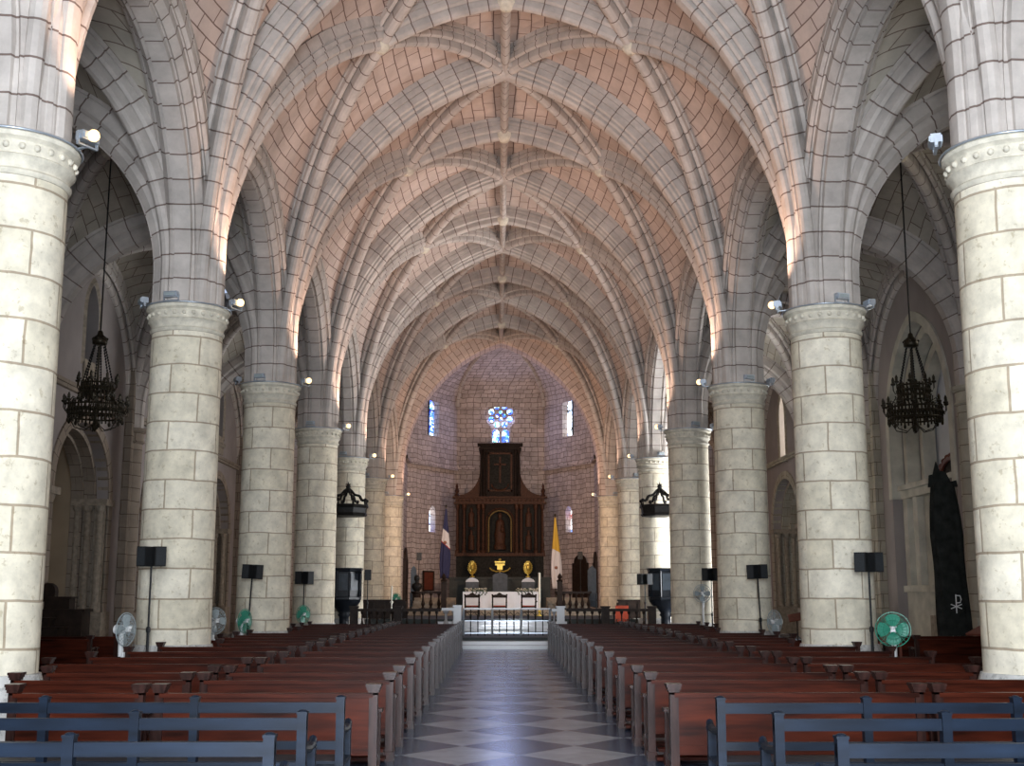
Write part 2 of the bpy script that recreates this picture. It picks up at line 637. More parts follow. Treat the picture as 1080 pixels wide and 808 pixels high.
PROF_T = mirror([(.50, -.90), (.50, -.60), (.47, -.60), (.47, -.56), (.50, -.56), (.50, -.42), (.45, -.42), (.45, -.37), (.47, -.37), (.47, -.24), (.42, -.20),
                 (.38, -.24), (.38, -.31), (.34, -.31), (.34, -.16), (.29, -.11), (.23, -.15), (.23, -.23), (.19, -.23), (.19, -.07), (.13, -.02), (.0, 0)])
PROF_R = mirror([(.27, -.80), (.27, -.56), (.24, -.56), (.24, -.51), (.27, -.51), (.27, -.42), (.23, -.42), (.23, -.37), (.25, -.37), (.25, -.26), (.19, -.21), (.15, -.25), (.15, -.32), (.115, -.32), (.115, -.08), (.07, -.02), (0, 0)])
PROF_S = mirror([(.12, -.65), (.12, -.14), (.06, -.04), (0, 0)])
PROF_A = mirror([(.48, -.85), (.48, -.62), (.44, -.62), (.44, -.57), (.48, -.57), (.48, -.36), (.42, -.30), (.38, -.36), (.35, -.36), (.35, -.18), (.24, -.04), (.20, -.09), (.17, -.09), (.15, 0), (0, 0)])


def offs(path, fr, k):
    return [p - f[1] * k for p, f in zip(path, fr)]


NR = ((CW - 0.66) ** 2 + (15.45 - 8.2) ** 2) / (2 * (CW - 0.66))


def nave_uv(p, sx):
    """courses laid along the nave: height measured round the curve of the vault"""
    if sx == 2:
        return (p.y, p.z * 1.15)
    dz = p.z - 8.2
    if dz <= 0:
        return (p.y, dz)
    w = min(1, max(0, (p.z - 11.0) / 2.6))
    w = w * w * (3 - 2 * w)
    return (p.y + 0.3 * abs(p.x), w * NR * math.atan2(dz, sx * (p.x - XC) + NR - (CW - 0.66)) + (1 - w) * dz * 1.12)


def patch(mb, c1, c2, bulge=0.0, nv=8, uoff=0.0, side=0):
    n = min(len(c1), len(c2))
    pts, uv, fs = [], [], []
    acc = 0
    for i in range(n):
        t = i / (n - 1)
        if i:
            acc += ((c1[i] + c2[i]) / 2 - (c1[i - 1] + c2[i - 1]) / 2).length
        wd = (c1[i] - c2[i]).length
        for j in range(nv + 1):
            v = j / nv
            p = c1[i].lerp(c2[i], v)
            p.z += bulge * 4 * v * (1 - v) * t ** 1.5
            pts.append(p)
            uv.append(nave_uv(p, side) if side else (wd * v + uoff, acc))
    for i in range(n - 1):
        for j in range(nv):
            a = i * (nv + 1) + j
            fs.append((a, a + 1, a + nv + 2, a + nv + 1))
    mb.add(pts, fs, uv)


ZT, ZS, ZC, SX = 15.45, 14.25, 15.35, 2.94
ZSPR = 8.2
ZA = 11.15      # arcade apex
ZBOSS = 11.7


def spans(k):
    return DS[k], DS[k + 1]


def nave_bay(k):
    y0, y1 = spans(k)
    ym = (y0 + y1) / 2
    root = structure(empty('ceiling', (0, 0, 0)))
    web = MB()
    UP = 0.60
    for sx in (-1, 1):
        S = Vector((XC + sx * SX, ym, ZS))
        C = Vector((XC, ym, ZC))
        for yc, sy in ((y0, 1), (y1, -1)):
            P = (XC + sx * CW, yc)
            T = Vector((XC, yc, ZT))
            pT, fT = rib_path(P, T, 0.66, ZSPR)
            pS, fS = rib_path(P, S, 0.66, 7.0)
            ax = XC + sx * (CW - 0.42)
            pA, fA = rib_path((ax, yc), (ax, ym, ZA), 0.62, 7.6)
            # rib
            mb = MB()
            mb.sweep(PROF_R, pS, fS)
            smooth_by_angle(mb.build('rib', 'rib', root, fix=False), 25)
            mb = MB()
            pl, fl = flat_path(S, T, 0.42)
            mb.sweep(PROF_R, pl, fl)
            smooth_by_angle(mb.build('rib', 'rib', root, fix=False), 25)
            # webs
            wT = offs(pT, fT, UP)
            wS = offs(pS, fS, UP)
            wA = offs(pA, fA, 0.62)
            up = Vector((0, 0, UP))
            T2, S2, C2, A2 = T + up, S + up, C + up, wA[-1]
            wT[-1] = T2
            wS[-1] = S2
            patch(web, wT, wS, 0.42, side=sx)
            patch(web, wS, wA, 0.35, side=2)
            e1, _ = flat_path(S2, T2, 0.42)
            e2, _ = flat_path(S2, C2, 0.18)
            patch(web, e1, e2, 0.26, side=sx)
        mb = MB()
        pl, fl = flat_path(S, C, 0.18)
        mb.sweep(PROF_R, pl, fl)
        smooth_by_angle(mb.build('rib', 'rib', root, fix=False), 25)
        bo = MB()
        bo.lathe([(0.01, -0.05), (0.10, -0.04), (0.13, 0.0), (0.17, 0.03), (0.20, 0.1), (0.20, 0.4)], S, 20)
        bo.build('boss', 'cap', root, True)
    for yc in (y0, y1):
        mb = MB()
        pl, fl = flat_path((XC, ym, ZC + 0.06), (XC, yc, ZT + 0.06), 0.2)
        mb.sweep(PROF_S, pl, fl)
        mb.build('ridge_rib', 'rib', root, fix=False)
    bo = MB()
    bo.lathe([(0.01, -0.07), (0.12, -0.05), (0.16, 0.0), (0.2, 0.03), (0.24, 0.1), (0.24, 0.4)], (XC, ym, ZC), 20)
    bo.build('boss', 'cap', root, True)
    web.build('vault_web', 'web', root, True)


def transverse_arch(k, prof=PROF_T, zt=ZT):
    y = DS[k]
    root = MB()
    for sx in (-1, 1):
        p, f = rib_path((XC + sx * CW, y), (XC, y, zt), 0.66, ZSPR, 34)
        root.sweep(prof, p, f)
    structure(smooth_by_angle(root.build('transverse_arch', 'rib', None, fix=False), 25))


def arcade_arch(k, sx):
    y0, y1 = spans(k)
    ym = (y0 + y1) / 2
    mb = MB()
    for yc in (y0, y1):
        p, f = rib_path((XC + sx * CW, yc), (XC + sx * CW, ym, ZA), 0.62, 7.6)
        mb.sweep(PROF_A, p, f)
    structure(smooth_by_angle(mb.build('arcade_arch', 'rib', None, fix=False), 25))


def aisle_bay(k, sx):
    y0, y1 = spans(k)
    ym = (y0 + y1) / 2
    root = structure(empty('ceiling'))
    web = MB()
    xm = XC + sx * (CW + WW) / 2
    B = Vector((xm, ym, ZBOSS))
    for xcol, r0, inn in ((CW, 0.66, 1), (WW, 0.40, -1)):
        for yc in (y0, y1):
            P = (XC + sx * xcol, yc)
            pB, fB = rib_path(P, B, r0, 7.6)
            mb = MB()
            mb.sweep(PROF_R, pB, fB)
            smooth_by_angle(mb.build('rib', 'rib', root, fix=False), 25)
            pT, fT = rib_path(P, (xm, yc, 10.9), r0, 7.6)
            ax = XC + sx * (xcol + inn * 0.42) if inn == 1 else XC + sx * (WW - 0.02)
            pA, fA = rib_path((ax, yc), (ax, ym, ZA), 0.62, 7.6)
            wB = offs(pB, fB, .42)
            wT = offs(pT, fT, .5)
            wA = offs(pA, fA, .6)
            patch(web, wT, wB, 0.2)
            patch(web, wB, wA, 0.2, uoff=2.2)
    bo = MB()
    bo.lathe([(0.01, -0.12), (0.15, -0.1), (0.22, 0.0), (0.28, 0.4)], B, 16)
    bo.build('boss', 'cap', root, True)
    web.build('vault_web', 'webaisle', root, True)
    return root


def aisle_arch(k, sx):
    y = DS[k]
    xm = XC + sx * (CW + WW) / 2
    mb = MB()
    for xcol, r0 in ((CW, 0.66), (WW, 0.40)):
        p, f = rib_path((XC + sx * xcol, y), (xm, y, 10.9), r0, 7.6)
        mb.sweep(PROF_A, p, f)
    structure(smooth_by_angle(mb.build('aisle_arch', 'rib', None, fix=False), 25))


for k in range(-1, 7):
    nave_bay(k)
    for sx in (-1, 1):
        arcade_arch(k, sx)
        aisle_bay(k, sx)
for k in range(0, 7):
    transverse_arch(k)
    for sx in (-1, 1):
        aisle_arch(k, sx)

# springer cores above the capitals
for k in range(-1, 8):
    for sx in (-1, 1):
        mb = MB()
        mb.lathe([(0.60, .005), (0.60, 1.6), (0.4, 3.2), (0.05, 4.0)], (XC + sx * CW, DS[k], ZCAP), 16, ur=0.6)
        structure(mb.build('springer', 'rib'))


# ------------------------------------------------------------------ nave columns
def make_column(k, sx, y):
    lab = 'round pale stone column with carved capital, %s of the %s row from the viewer' % (ORD[max(k - 1, 0)], SIDE[sx])
    t = thing('nave_column', lab, 'column', (XC + sx * CW, y, 0), random.choice((0.3, 0.9, 1.6, 2.2, 2.9, 3.6)), 'columns between the nave and the side aisles')
    mb = MB()
    n = 14
    prof = [(RC + 0.02 - 0.02 * i / n, 0.78 + (6.5 - 0.78) * i / n) for i in range(n + 1)]
    mb.lathe(prof, seg=48, ur=RC)
    mb.build('shaft', 'drum', t, True)
    mb = MB()
    mb.lathe([(0.74, 0), (0.74, 0.66), (0.72, 0.72), (0.70, 0.78), (0.6, 0.80)], seg=40, ur=0.74)
    smooth_by_angle(mb.build('plinth', 'plinth', t))
    mb = MB()
    mb.lathe([(RC, 6.46), (0.68, 6.49), (0.69, 6.52), (0.66, 6.55), (0.665, 6.60), (0.70, 6.66), (0.73, 6.69), (0.70, 6.71), (0.71, 6.73), (0.71, 6.86),
              (0.73, 6.88), (0.765, 6.90), (0.775, 6.95), (0.75, 6.99), (0.72, 7.0), (0.3, 7.0)], seg=48)
    for i in range(26):
        a = 2 * PI * i / 26
        mb.ball((0.715 * math.cos(a), 0.715 * math.sin(a), 6.795), 0.042, 8)
    smooth_by_angle(mb.build('capital', 'cap', t), 35)
    mb = MB()
    mb.ring((0, 0, 6.975), 0.79, 0.016, 40, 5)
    mb.build('cable_conduit', 'metal', t, True)
    return t


for k in range(1, 8):
    for sx in (-1, 1):
        make_column(k, sx, DS[k])
for sx in (-1, 1):      # behind the camera
    t = make_column(1, sx, DS[0])
    t['label'] = 'round pale stone column on the %s of the nave behind the viewer' % SIDE[sx]

# ------------------------------------------------------------------ floor
mb = MB()
mb.box(XC - 18, XC + 18, -3.4, 76, -0.2, 0)
structure(mb.build('floor', 'floor'))

# ------------------------------------------------------------------ aisle walls with chapels
CH_HW, CH_S, CH_A = 2.35, 4.55, 6.6


def aisle_wall(k, sx):
    y0, y1 = spans(k)
    ym = (y0 + y1) / 2
    X = XC + sx * WW
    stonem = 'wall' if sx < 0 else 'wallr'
    holes = []
    tall = (sx > 0 and k == 3)
    if tall:
        holes.append(pointed(ym, 2.7, 0.01, 6.6, 9.9, 12))
    elif k < 6:
        holes.append(pointed(ym, CH_HW, 0.01, CH_S, CH_A))
        holes.append(pointed(ym, 0.55, 8.45 - (1.0 if sx > 0 else 0), 9.8 - (.5 if sx > 0 else 0), 10.75 - (.5 if sx > 0 else 0), 8))

    def place(a, b, t):
        return Vector((X + sx * t, a, b))
    nm = 'wall_left' if sx < 0 else 'wall_right'
    ye = y1 if k < 6 else 67.2
    w = holed([(y0, 0), (ye, 0), (ye, 13), (y0, 13)], holes, 1.0 if not tall else 1.2, place, nm, 'plaster' if k < 6 else stonem)
    structure(w)
    # engaged wall column
    mb = MB()
    mb.lathe([(0.42, 0), (0.42, 6.5)], (X, y0, 0), 16, ur=0.42, a0=PI / 2 if sx > 0 else -PI / 2, a1=1.5 * PI if sx > 0 else PI / 2)
    mb.box(X - sx * 0.12 - 0.12, X - sx * 0.12 + 0.12, y0 - 0.62, y0 + 0.62, 0, 11)
    mb.lathe([(0.42, 6.5), (0.5, 6.55), (0.45, 6.62), (0.46, 6.85), (0.55, 6.92), (0.55, 7.0), (0.3, 7.0)], (X, y0, 0), 16,
             a0=PI / 2 if sx > 0 else -PI / 2, a1=1.5 * PI if sx > 0 else PI / 2)
    mb.box(X - 0.5, X + 0.5, y0 - 0.55, y0 + 0.55, 0, 1.1)
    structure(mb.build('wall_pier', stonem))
    # wall rib against the wall
    mb = MB()
    for yc in (y0, y1):
        p, f = rib_path((X, yc), (X, ym, ZA - 0.05), 0.62, 7.6)
        mb.sweep(PROF_R, p, f)
    structure(mb.build('wall_rib', 'rib', None, fix=False))
    if tall:
        return
    # string course
    mb = MB()
    mb.box(min(X, X - sx * 0.12), max(X, X - sx * 0.12), y0 + .45, y1 - .45, 7.32, 7.42)
    mb.box(min(X, X - sx * 0.18), max(X, X - sx * 0.18), y0 + .45, y1 - .45, 7.42, 7.52)
    structure(mb.build('trim', stonem))
    if k >= 6:
        return
    # chapel arch moulding: stone rings on the wall face and in the reveal
    mb = MB()
    for off_, dep, wd in ((0.0, -0.05, 0.34), (-0.16, 0.34, 0.2), (-0.26, 0.68, 0.2)):
        pi = pointed(ym, CH_HW + off_, 1.15, CH_S, CH_A + off_, 12)
        po = pointed(ym, CH_HW + off_ + wd, 1.15, CH_S, CH_A + off_ + wd, 12)
        n = len(pi)
        pts = []
        for (a, b), (c, d) in zip(pi, po):
            pts += [(X + sx * dep, a, b), (X + sx * dep, c, d), (X + sx * (dep + 0.36), c, d), (X + sx * (dep + 0.36), a, b)]
        uv, acc = [], 0
        for i in range(n):
            if i:
                acc += math.hypot(pi[i][0] - pi[i - 1][0], pi[i][1] - pi[i - 1][1])
            uv += [(0.3, acc), (0.6, acc), (0.9, acc), (1.2, acc)]
        fs = []
        for i in range(n - 1):
            for q in range(4):
                a = i * 4 + q
                b_ = i * 4 + (q + 1) % 4
                fs.append((a, b_, b_ + 4, a + 4))
        mb.add(pts, fs, uv)
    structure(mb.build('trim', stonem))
    mb = MB()
    for s in (-1, 1):
        yc = ym + s * (CH_HW + 0.02)
        mb.box(min(X + sx * .02, X + sx * 1.0), max(X + sx * .02, X + sx * 1.0), min(yc - s * .14, yc + s * .1), max(yc - s * .14, yc + s * .1), 1.15, 4.35)
        mb.box(min(X - sx * .12, X + sx * 1.0), max(X - sx * .12, X + sx * 1.0), yc - 0.42, yc + 0.42, 0, 1.15)
        mb.box(min(X - sx * .1, X + sx * 1.0), max(X - sx * .1, X + sx * 1.0), yc - 0.40, yc + 0.40, CH_S - 0.2, CH_S)
        for q in (0.15, 0.5, 0.82):
            mb.lathe([(0.14, 1.15), (0.17, 1.22), (0.11, 1.32), (0.10, 4.15), (0.15, 4.22), (0.18, 4.35)], (X + sx * q, yc - s * 0.22, 0), 10)
    structure(mb.build('trim', 'carved'))
    # chapel room
    mb = MB()
    xa, xb = X + sx * 1.0, X + sx * 4.2
    lo, hi = min(xa, xb), max(xa, xb)
    pm = 'warmplaster' if sx < 0 else 'ochre'
    mb.add([(xb, ym - 3, 0), (xb, ym + 3, 0), (xb, ym + 3, 7.4), (xb, ym - 3, 7.4)], [(0, 1, 2, 3)])
    for s in (-1, 1):
        mb.add([(xa, ym + s * 3, 0), (xb, ym + s * 3, 0), (xb, ym + s * 3, 7.4), (xa, ym + s * 3, 7.4)], [(0, 1, 2, 3)])
    mb.add([(xa, ym - 3, 7.4), (xb, ym - 3, 7.4), (xb, ym + 3, 7.4), (xa, ym + 3, 7.4)], [(0, 1, 2, 3)])
    structure(mb.build('wall_chapel', pm))
    # window
    zs = 1.0 if sx > 0 else 0.0
    zu = 0.5 if sx > 0 else 0.0
    w = structure(empty('window'))
    g = MB()
    poly = pointed(ym, 0.55, 8.45 - zs, 9.8 - zu, 10.75 - zu, 8)
    g.add([(X + sx * 0.55, a, b) for a, b in poly], [tuple(range(len(poly)))])
    g.build('pane', 'daywindow' if sx > 0 else 'dimwindow', w)
    mbf = MB()
    for yy in (ym - 0.2, ym + 0.2):
        mbf.box(X + sx * .5 - .03, X + sx * .5 + .03, yy - .03, yy + .03, 8.45 - zs, 10.4 - zu)
    for q in range(5):
        zz = 8.7 - zs + q * 0.42
        mbf.box(X + sx * .5 - .02, X + sx * .5 + .02, ym - .55, ym + .55, zz - .015, zz + .015)
    mbf.build('mullion', 'iron', w)
    mbf = MB()
    po = pointed(ym, 0.78, 8.2 - zs, 9.8 - zu, 11.0 - zu, 8)
    pi = poly
    n = len(pi)
    pts = []
    for (a, b), (c, d) in zip(pi, po):
        pts += [(X + sx * .02, a, b), (X - sx * .07, a * .5 + c * .5, b * .5 + d * .5), (X + sx * .01, c, d)]
    fs = []
    for i in range(n - 1):
        for q in range(2):
            a = i * 3 + q
            fs.append((a, a + 1, a + 4, a + 3))
    mbf.add(pts, fs)
    if sx < 0:
        mbf.box(X - .02, X + .06, ym - 0.6, ym + 0.6, 7.65, 8.42)
        for q in range(4):
            mbf.ball((X + .05, ym - .42 + .28 * q, 8.05), 0.13, 10)
    mbf.build('window_frame', 'carved', w)


for k in range(-1, 7):
    for sx in (-1, 1):
        aisle_wall(k, sx)

# tall recess of the right aisle: niche lined with bluish plaster and a stone wall monument
y0, y1 = spans(3)
ym = (y0 + y1) / 2
X = XC + WW
mb = MB()
mb.add([(X + 1.2, ym - 3, 0), (X + 1.2, ym + 3, 0), (X + 1.2, ym + 3, 11), (X + 1.2, ym - 3, 11)], [(0, 1, 2, 3)])
structure(mb.build('wall_recess', 'plasterb'))
mb = MB()
for hw, dep in ((2.7, -0.06), (2.35, 0.35), (2.0, 0.75)):
    pi = pointed(ym, hw - .18, 4.6, 6.6, 9.9 - (2.7 - hw) - .18, 12)
    po = pointed(ym, hw + .12, 4.6, 6.6, 9.9 - (2.7 - hw) + .12, 12)
    pts = []
    for (a, b), (c, d) in zip(pi, po):
        pts += [(X + dep, a, b), (X + dep, c, d), (X + dep + .4, c, d), (X + dep + .4, a, b)]
    fs = []
    for i in range(len(pi) - 1):
        for q in range(4):
            a, b_ = i * 4 + q, i * 4 + (q + 1) % 4
            fs.append((a, b_, b_ + 4, a + 4))
    mb.add(pts, fs)
structure(mb.build('trim', 'recess'))
mon = structure(empty('wall_monument'))
mb = MB()
mb.box(X + .3, X + 1.2, ym - 2.7, ym + 2.7, 0, 1.9)
mb.box(X + .5, X + 1.2, ym - 2.6, ym + 2.6, 1.9, 4.6)
mb.box(X + .2, X + 1.2, ym - 2.7, ym + 2.7, 4.6, 4.85)
mb.box(X + .1, X + 1.2, ym - 2.7, ym + 2.7, 4.85, 5.0)
mb.box(X + .2, X + .5, ym - 2.7, ym + 2.7, 1.75, 1.95)
for yy in (-2.4, -1.5, 1.5, 2.4):
    mb.box(X + .28, X + .55, ym + yy - .18, ym + yy + .18, 1.95, 4.6)
mb.build('masonry', 'recess', mon)

# ------------------------------------------------------------------ west wall behind the viewer, with the open doorway
def place_w(a, b, t):
    return Vector((a, -2.84 - t, b))


w = holed([(XC - 16, 0), (XC + 16, 0), (XC + 16, 17), (XC - 16, 17)],
          [pointed(XC, 2.6, 0.01, 4.2, 6.6),
           [(XC + 1.9 * math.cos(q * PI / 12), 11.5 + 1.9 * math.sin(q * PI / 12)) for q in range(24)]], 0.5, place_w, 'wall_back', 'wall')  # round upper opening is invented to go with the west fill light
structure(w)

# ------------------------------------------------------------------ chancel wall with arch, apse
def place_e(a, b, t):
    return Vector((a, 67.16 + t, b))


rise = ZT + .1 - ZSPR
hw = CW - 0.66
w = holed([(XC - 12.6, 0), (XC + 12.6, 0), (XC + 12.6, 17), (XC - 12.6, 17)],
          [pointed(XC, hw, 0.01, ZSPR, ZT + 0.1, 20)], 0.4, place_e, 'wall_chancel', 'rib')
structure(w)
mb = MB()
PW = [(-.75, -.8), (-.75, -.1), (-.6, 0), (.6, 0), (.75, -.1), (.75, -.8)]
for sx in (-1, 1):
    p, f = rib_path((XC + sx * CW, 66.6), (XC, 66.6, ZT + 0.05), 0.70, ZSPR, 30)
    mb.sweep(PW, p, f)
structure(mb.build('chancel_arch', 'web', None, fix=False))

AP = [(-5.4, 67.56), (-5.4, 70.0), (-2.7, 74.6), (2.7, 74.6), (5.4, 70.0), (5.4, 67.56)]
AP = [(XC + x, y) for x, y in AP]
ZW = 13.2


def facet(i, holes, name='wall_apse'):
    a, b = Vector((*AP[i], 0)), Vector((*AP[i + 1], 0))
    L = (b - a).length
    u = (b - a).normalized()
    nn = Vector((-u.y, u.x, 0))
    if nn.dot(Vector((XC, 69, 0)) - a) > 0:
        nn = -nn

    def pl(s, z, t):
        return a + u * s + Vector((0, 0, z)) + nn * t
    return structure(holed([(0, 0), (L, 0), (L, ZW + 1.5), (0, ZW + 1.5)], [[(h[0] + L / 2, h[1]) for h in hh] for hh in holes], 0.7, pl, name, 'apse')), pl, L


def apse_glass(pl, L, poly, m, bars, t=0.35, rosec=None):
    w = structure(empty('window'))
    g = MB()
    g.add([pl(a + L / 2, b, t) for a, b in poly], [tuple(range(len(poly)))])
    g.build('pane', m, w)
    if bars:
        q = MB()
        for (a0, b0, a1, b1, r) in bars:
            q.tube([pl(a0 + L / 2, b0, t - 0.04), pl(a1 + L / 2, b1, t - 0.04)], r, 5)
        q.build('mullion', 'iron', w)
    return w


facet(0, [])
facet(4, [])
# central window: traceried round head over two lancets
RZC = 12.72
big = [(-.60, 10.95), (-.60, RZC - .72)] + [(-.96 * math.sin(R(a)), RZC - .96 * math.cos(R(a))) for a in range(48, 313, 12)] + [(.60, RZC - .72), (.60, 10.95)]
f2, pl2, L2 = facet(2, [big])
w = structure(empty('window'))
zc, rr_ = RZC, 0.80
hw_ = []
for s in (-1, 1):
    hw_.append(pointed(s * 0.30, 0.22, 11.05, 11.62, 11.84, 5))
for i in range(8):
    a = 2 * PI * (i + .5) / 8
    cx, cz = 0.62 * math.cos(a), zc + 0.62 * math.sin(a)
    hw_.append([(cx + 0.20 * math.cos(q * PI / 4 + a), cz + 0.20 * math.sin(q * PI / 4 + a)) for q in range(8)])
for i in range(4):
    a = 2 * PI * i / 4
    cx, cz = 0.21 * math.cos(a), zc + 0.21 * math.sin(a)
    hw_.append([(cx + 0.125 * math.cos(q * PI / 4 + a), cz + 0.125 * math.sin(q * PI / 4 + a)) for q in range(8)])
tr = holed([(x + L2 / 2, z) for x, z in big], [[(x + L2 / 2, z) for x, z in h] for h in hw_], 0.12, lambda a, b, t: pl2(a, b, t + .28), 'tracery', 'apse', w)
g = MB()
bx = list(big)
g.add([pl2(a + L2 / 2, b, .48) for a, b in bx], [tuple(range(len(bx)))])
g.build('pane', 'stained', w)
for i in (1, 3):
    sgn = 1 if i == 1 else -1
    hole1 = pointed(0, 0.62, 11.1, 12.9, 13.5, 8)
    hole2 = pointed(0, 0.33, 5.35, 6.5, 6.9, 6)
    f, pl, L = facet(i, [hole1, hole2])
    apse_glass(pl, L, hole1, 'stainedw' if i == 3 else 'stained', [(0, 11.1, 0, 13.4, .06), (-.6, 12.7, .6, 12.7, .04), (-.3, 12.7, -.6, 13.0, .03)], 0.4)
    apse_glass(pl, L, hole2, 'stainedw', [(-.3, 5.8, .3, 5.8, .02), (-.3, 6.3, .3, 6.3, .02)], 0.4)
# string course in the apse
mb = MB()
for i in range(5):
    a, b = Vector((*AP[i], 9.2)), Vector((*AP[i + 1], 9.2))
    c = Vector((XC, 69, 9.2))
    a2, b2 = a.lerp(c, 0.035), b.lerp(c, 0.035)
    up = Vector((0, 0, 0.22))
    mb.add([a, b, b2, a2, a + up, b + up, b2 + up, a2 + up], [(0, 1, 2, 3), (4, 5, 6, 7), (3, 2, 6, 7)])
structure(mb.build('trim', 'apse'))
# apse vault
mb = MB()
boss = Vector((XC, 68.2, 16.2))
rb = structure(empty('ceiling'))
for i in range(5):
    a, b = Vector((*AP[i], ZW)), Vector((*AP[i + 1], ZW))

    def curve(p):
        out = []
        for j in range(17):
            q = PI / 2 * j / 16
            out.append(Vector((p.x + (boss.x - p.x) * (1 - math.cos(q)), p.y + (boss.y - p.y) * (1 - math.cos(q)), p.z + (boss.z - p.z) * math.sin(q))))
        return out
    ca, cb = curve(a), curve(b)
    patch(mb, ca, cb, 0)
    mr = MB()
    fr = []
    hv = Vector((boss.x - a.x, boss.y - a.y, 0)).normalized()
    bb = Vector((-hv.y, hv.x, 0))
    for j in range(17):
        t = (ca[min(j + 1, 16)] - ca[max(j - 1, 0)]).normalized()
        n_ = bb.cross(t)
        if n_.dot(hv) < 0 and n_.z > 0:
            n_ = -n_
        if n_.z > 0.01:
            n_ = -n_
        fr.append((bb, n_))
    mr.sweep(PROF_S, [p + f[1] * 0.2 for p, f in zip(ca, fr)], fr)
    mr.build('rib', 'rib', rb, fix=False)
mb.build('vault_web', 'apse', rb, True)

# dark doors of the chancel
for px0, px1, py0, dd, xw, nm, rz in ((0, 0, 0, 0, 0, 0, 0),):
    pass


def wall_door(name, x, y, w_, h, rz, z0=0.88):
    d = structure(empty(name, (x, y, z0), rz))
    q = MB()
    q.prism(pointed(0, w_ / 2, 0, h - w_ * .4, h, 6), -0.05, 0.05)
    q.build('door_leaf', 'dark', d)
    q = MB()
    for s in (-1, 1):
        q.box(s * (w_ / 2 + .06) - .07, s * (w_ / 2 + .06) + .07, -.08, .08, 0, h - w_ * .4)
    q.build('door_frame', 'dark', d)
    return d


# ------------------------------------------------------------------ chancel steps
def slab(y0, y1, z0, z1, x0=-5.3, x1=5.3, m='marble', name='floor_step'):
    q = MB()
    q.box(XC + x0, XC + x1, y0, y1, z0, z1)
    return structure(q.build(name, m))


slab(38.6, 39.4, -.05, 0.10, -1.9, 1.9)
slab(39.4, 40.2, -.05, 0.20, -1.45, 1.45)
q = MB()
q.box(XC - 5.2, XC + 5.2, 40.2, 50, -.05, 0.30)
structure(q.build('floor_platform', 'green'))
slab(46.6, 47.0, .30, 0.42, -2.9, 2.9)
slab(47.0, 47.4, .30, 0.54, -2.7, 2.7)
slab(47.4, 47.8, .30, 0.66, -2.5, 2.5)
slab(47.8, 58, .30, 0.74, -5.3, 5.3, 'green')
slab(56.2, 56.6, .74, 0.88, -3.6, 3.6, 'carved')
slab(56.6, 74.6, 0.0, 0.98, -5.3, 5.3, 'carved')
for s in (-1, 1):
    for i in range(4):
        slab(58 + i * .5, 58.5 + i * .5, .98, 1.12 + .14 * i, min(s * 2.2, s * 4.2), max(s * 2.2, s * 4.2), 'carved')


# ------------------------------------------------------------------ pews
BL = {('l', 'i'): (-1.06, -3.03), ('l', 'o'): (-3.13, -5.72), ('r', 'i'): (1.535, 3.80), ('r', 'o'): (3.90, 6.15)}


def make_pew(L):
    t = empty('church_pew')
    q = MB()
    q.box(0.05, L - 0.05, -0.015, 0.015, 0.26, 0.76)
    q.box(0.05, L - 0.05, -0.022, 0.0, 0.30, 0.34)
    q.build('back_panel', 'pew', t)
    q = MB()
    q.box(0.04, L - 0.04, -0.045, 0.03, 0.755, 0.795)
    q.build('top_rail', 'pew', t)
    q = MB()
    q.box(0.04, L - 0.04, 0.0, 0.40, 0.41, 0.445)
    q.box(0.04, L - 0.04, 0.36, 0.385, 0.30, 0.41)
    q.build('seat', 'pew', t)
    q = MB()
    q.box(0.06, L - 0.06, -0.40, -0.24, 0.13, 0.16)
    for xx in (0.12, L / 2, L - 0.16):
        q.box(xx, xx + 0.04, -0.38, -0.26, 0, 0.13)
    q.box(0.06, L - 0.06, -0.25, -0.03, 0.03, 0.06)
    q.build('kneeler', 'pew', t)
    for x in (0.0, L - 0.075):
        p = MB()
        p.box(x, x + .075, -.04, .045, 0, .80)
        p.box(x - .012, x + .087, -.055, .06, 0, .09)
        p.prismz([(x - .0, -.04), (x + .075, -.04), (x + .075, .045), (x, .045)], .78, .80)
        p.box(x - .012, x + .087, -.05, .07, .80, .825)
        p.box(x - .022, x + .097, -.055, .08, .825, .850)
        p.box(x - .030, x + .105, -.06, .10, .850, .875)
        p.build('post', 'pewdark', t)
        p = MB()
        p.box(x + .01, x + .065, .37, .425, 0, .60)
        p.box(x - .01, x + .085, .30, .45, .60, .63)
        p.tube([(x + .037, .05, .62), (x + .037, .2, .60), (x + .037, .36, .615)], .022, 6)
        p.box(x + .025, x + .05, .02, .38, .18, .23)
        p.box(x + .02, x + .055, .18, .215, .2, .6)
        p.build('arm_post', 'pewdark', t)
    return t


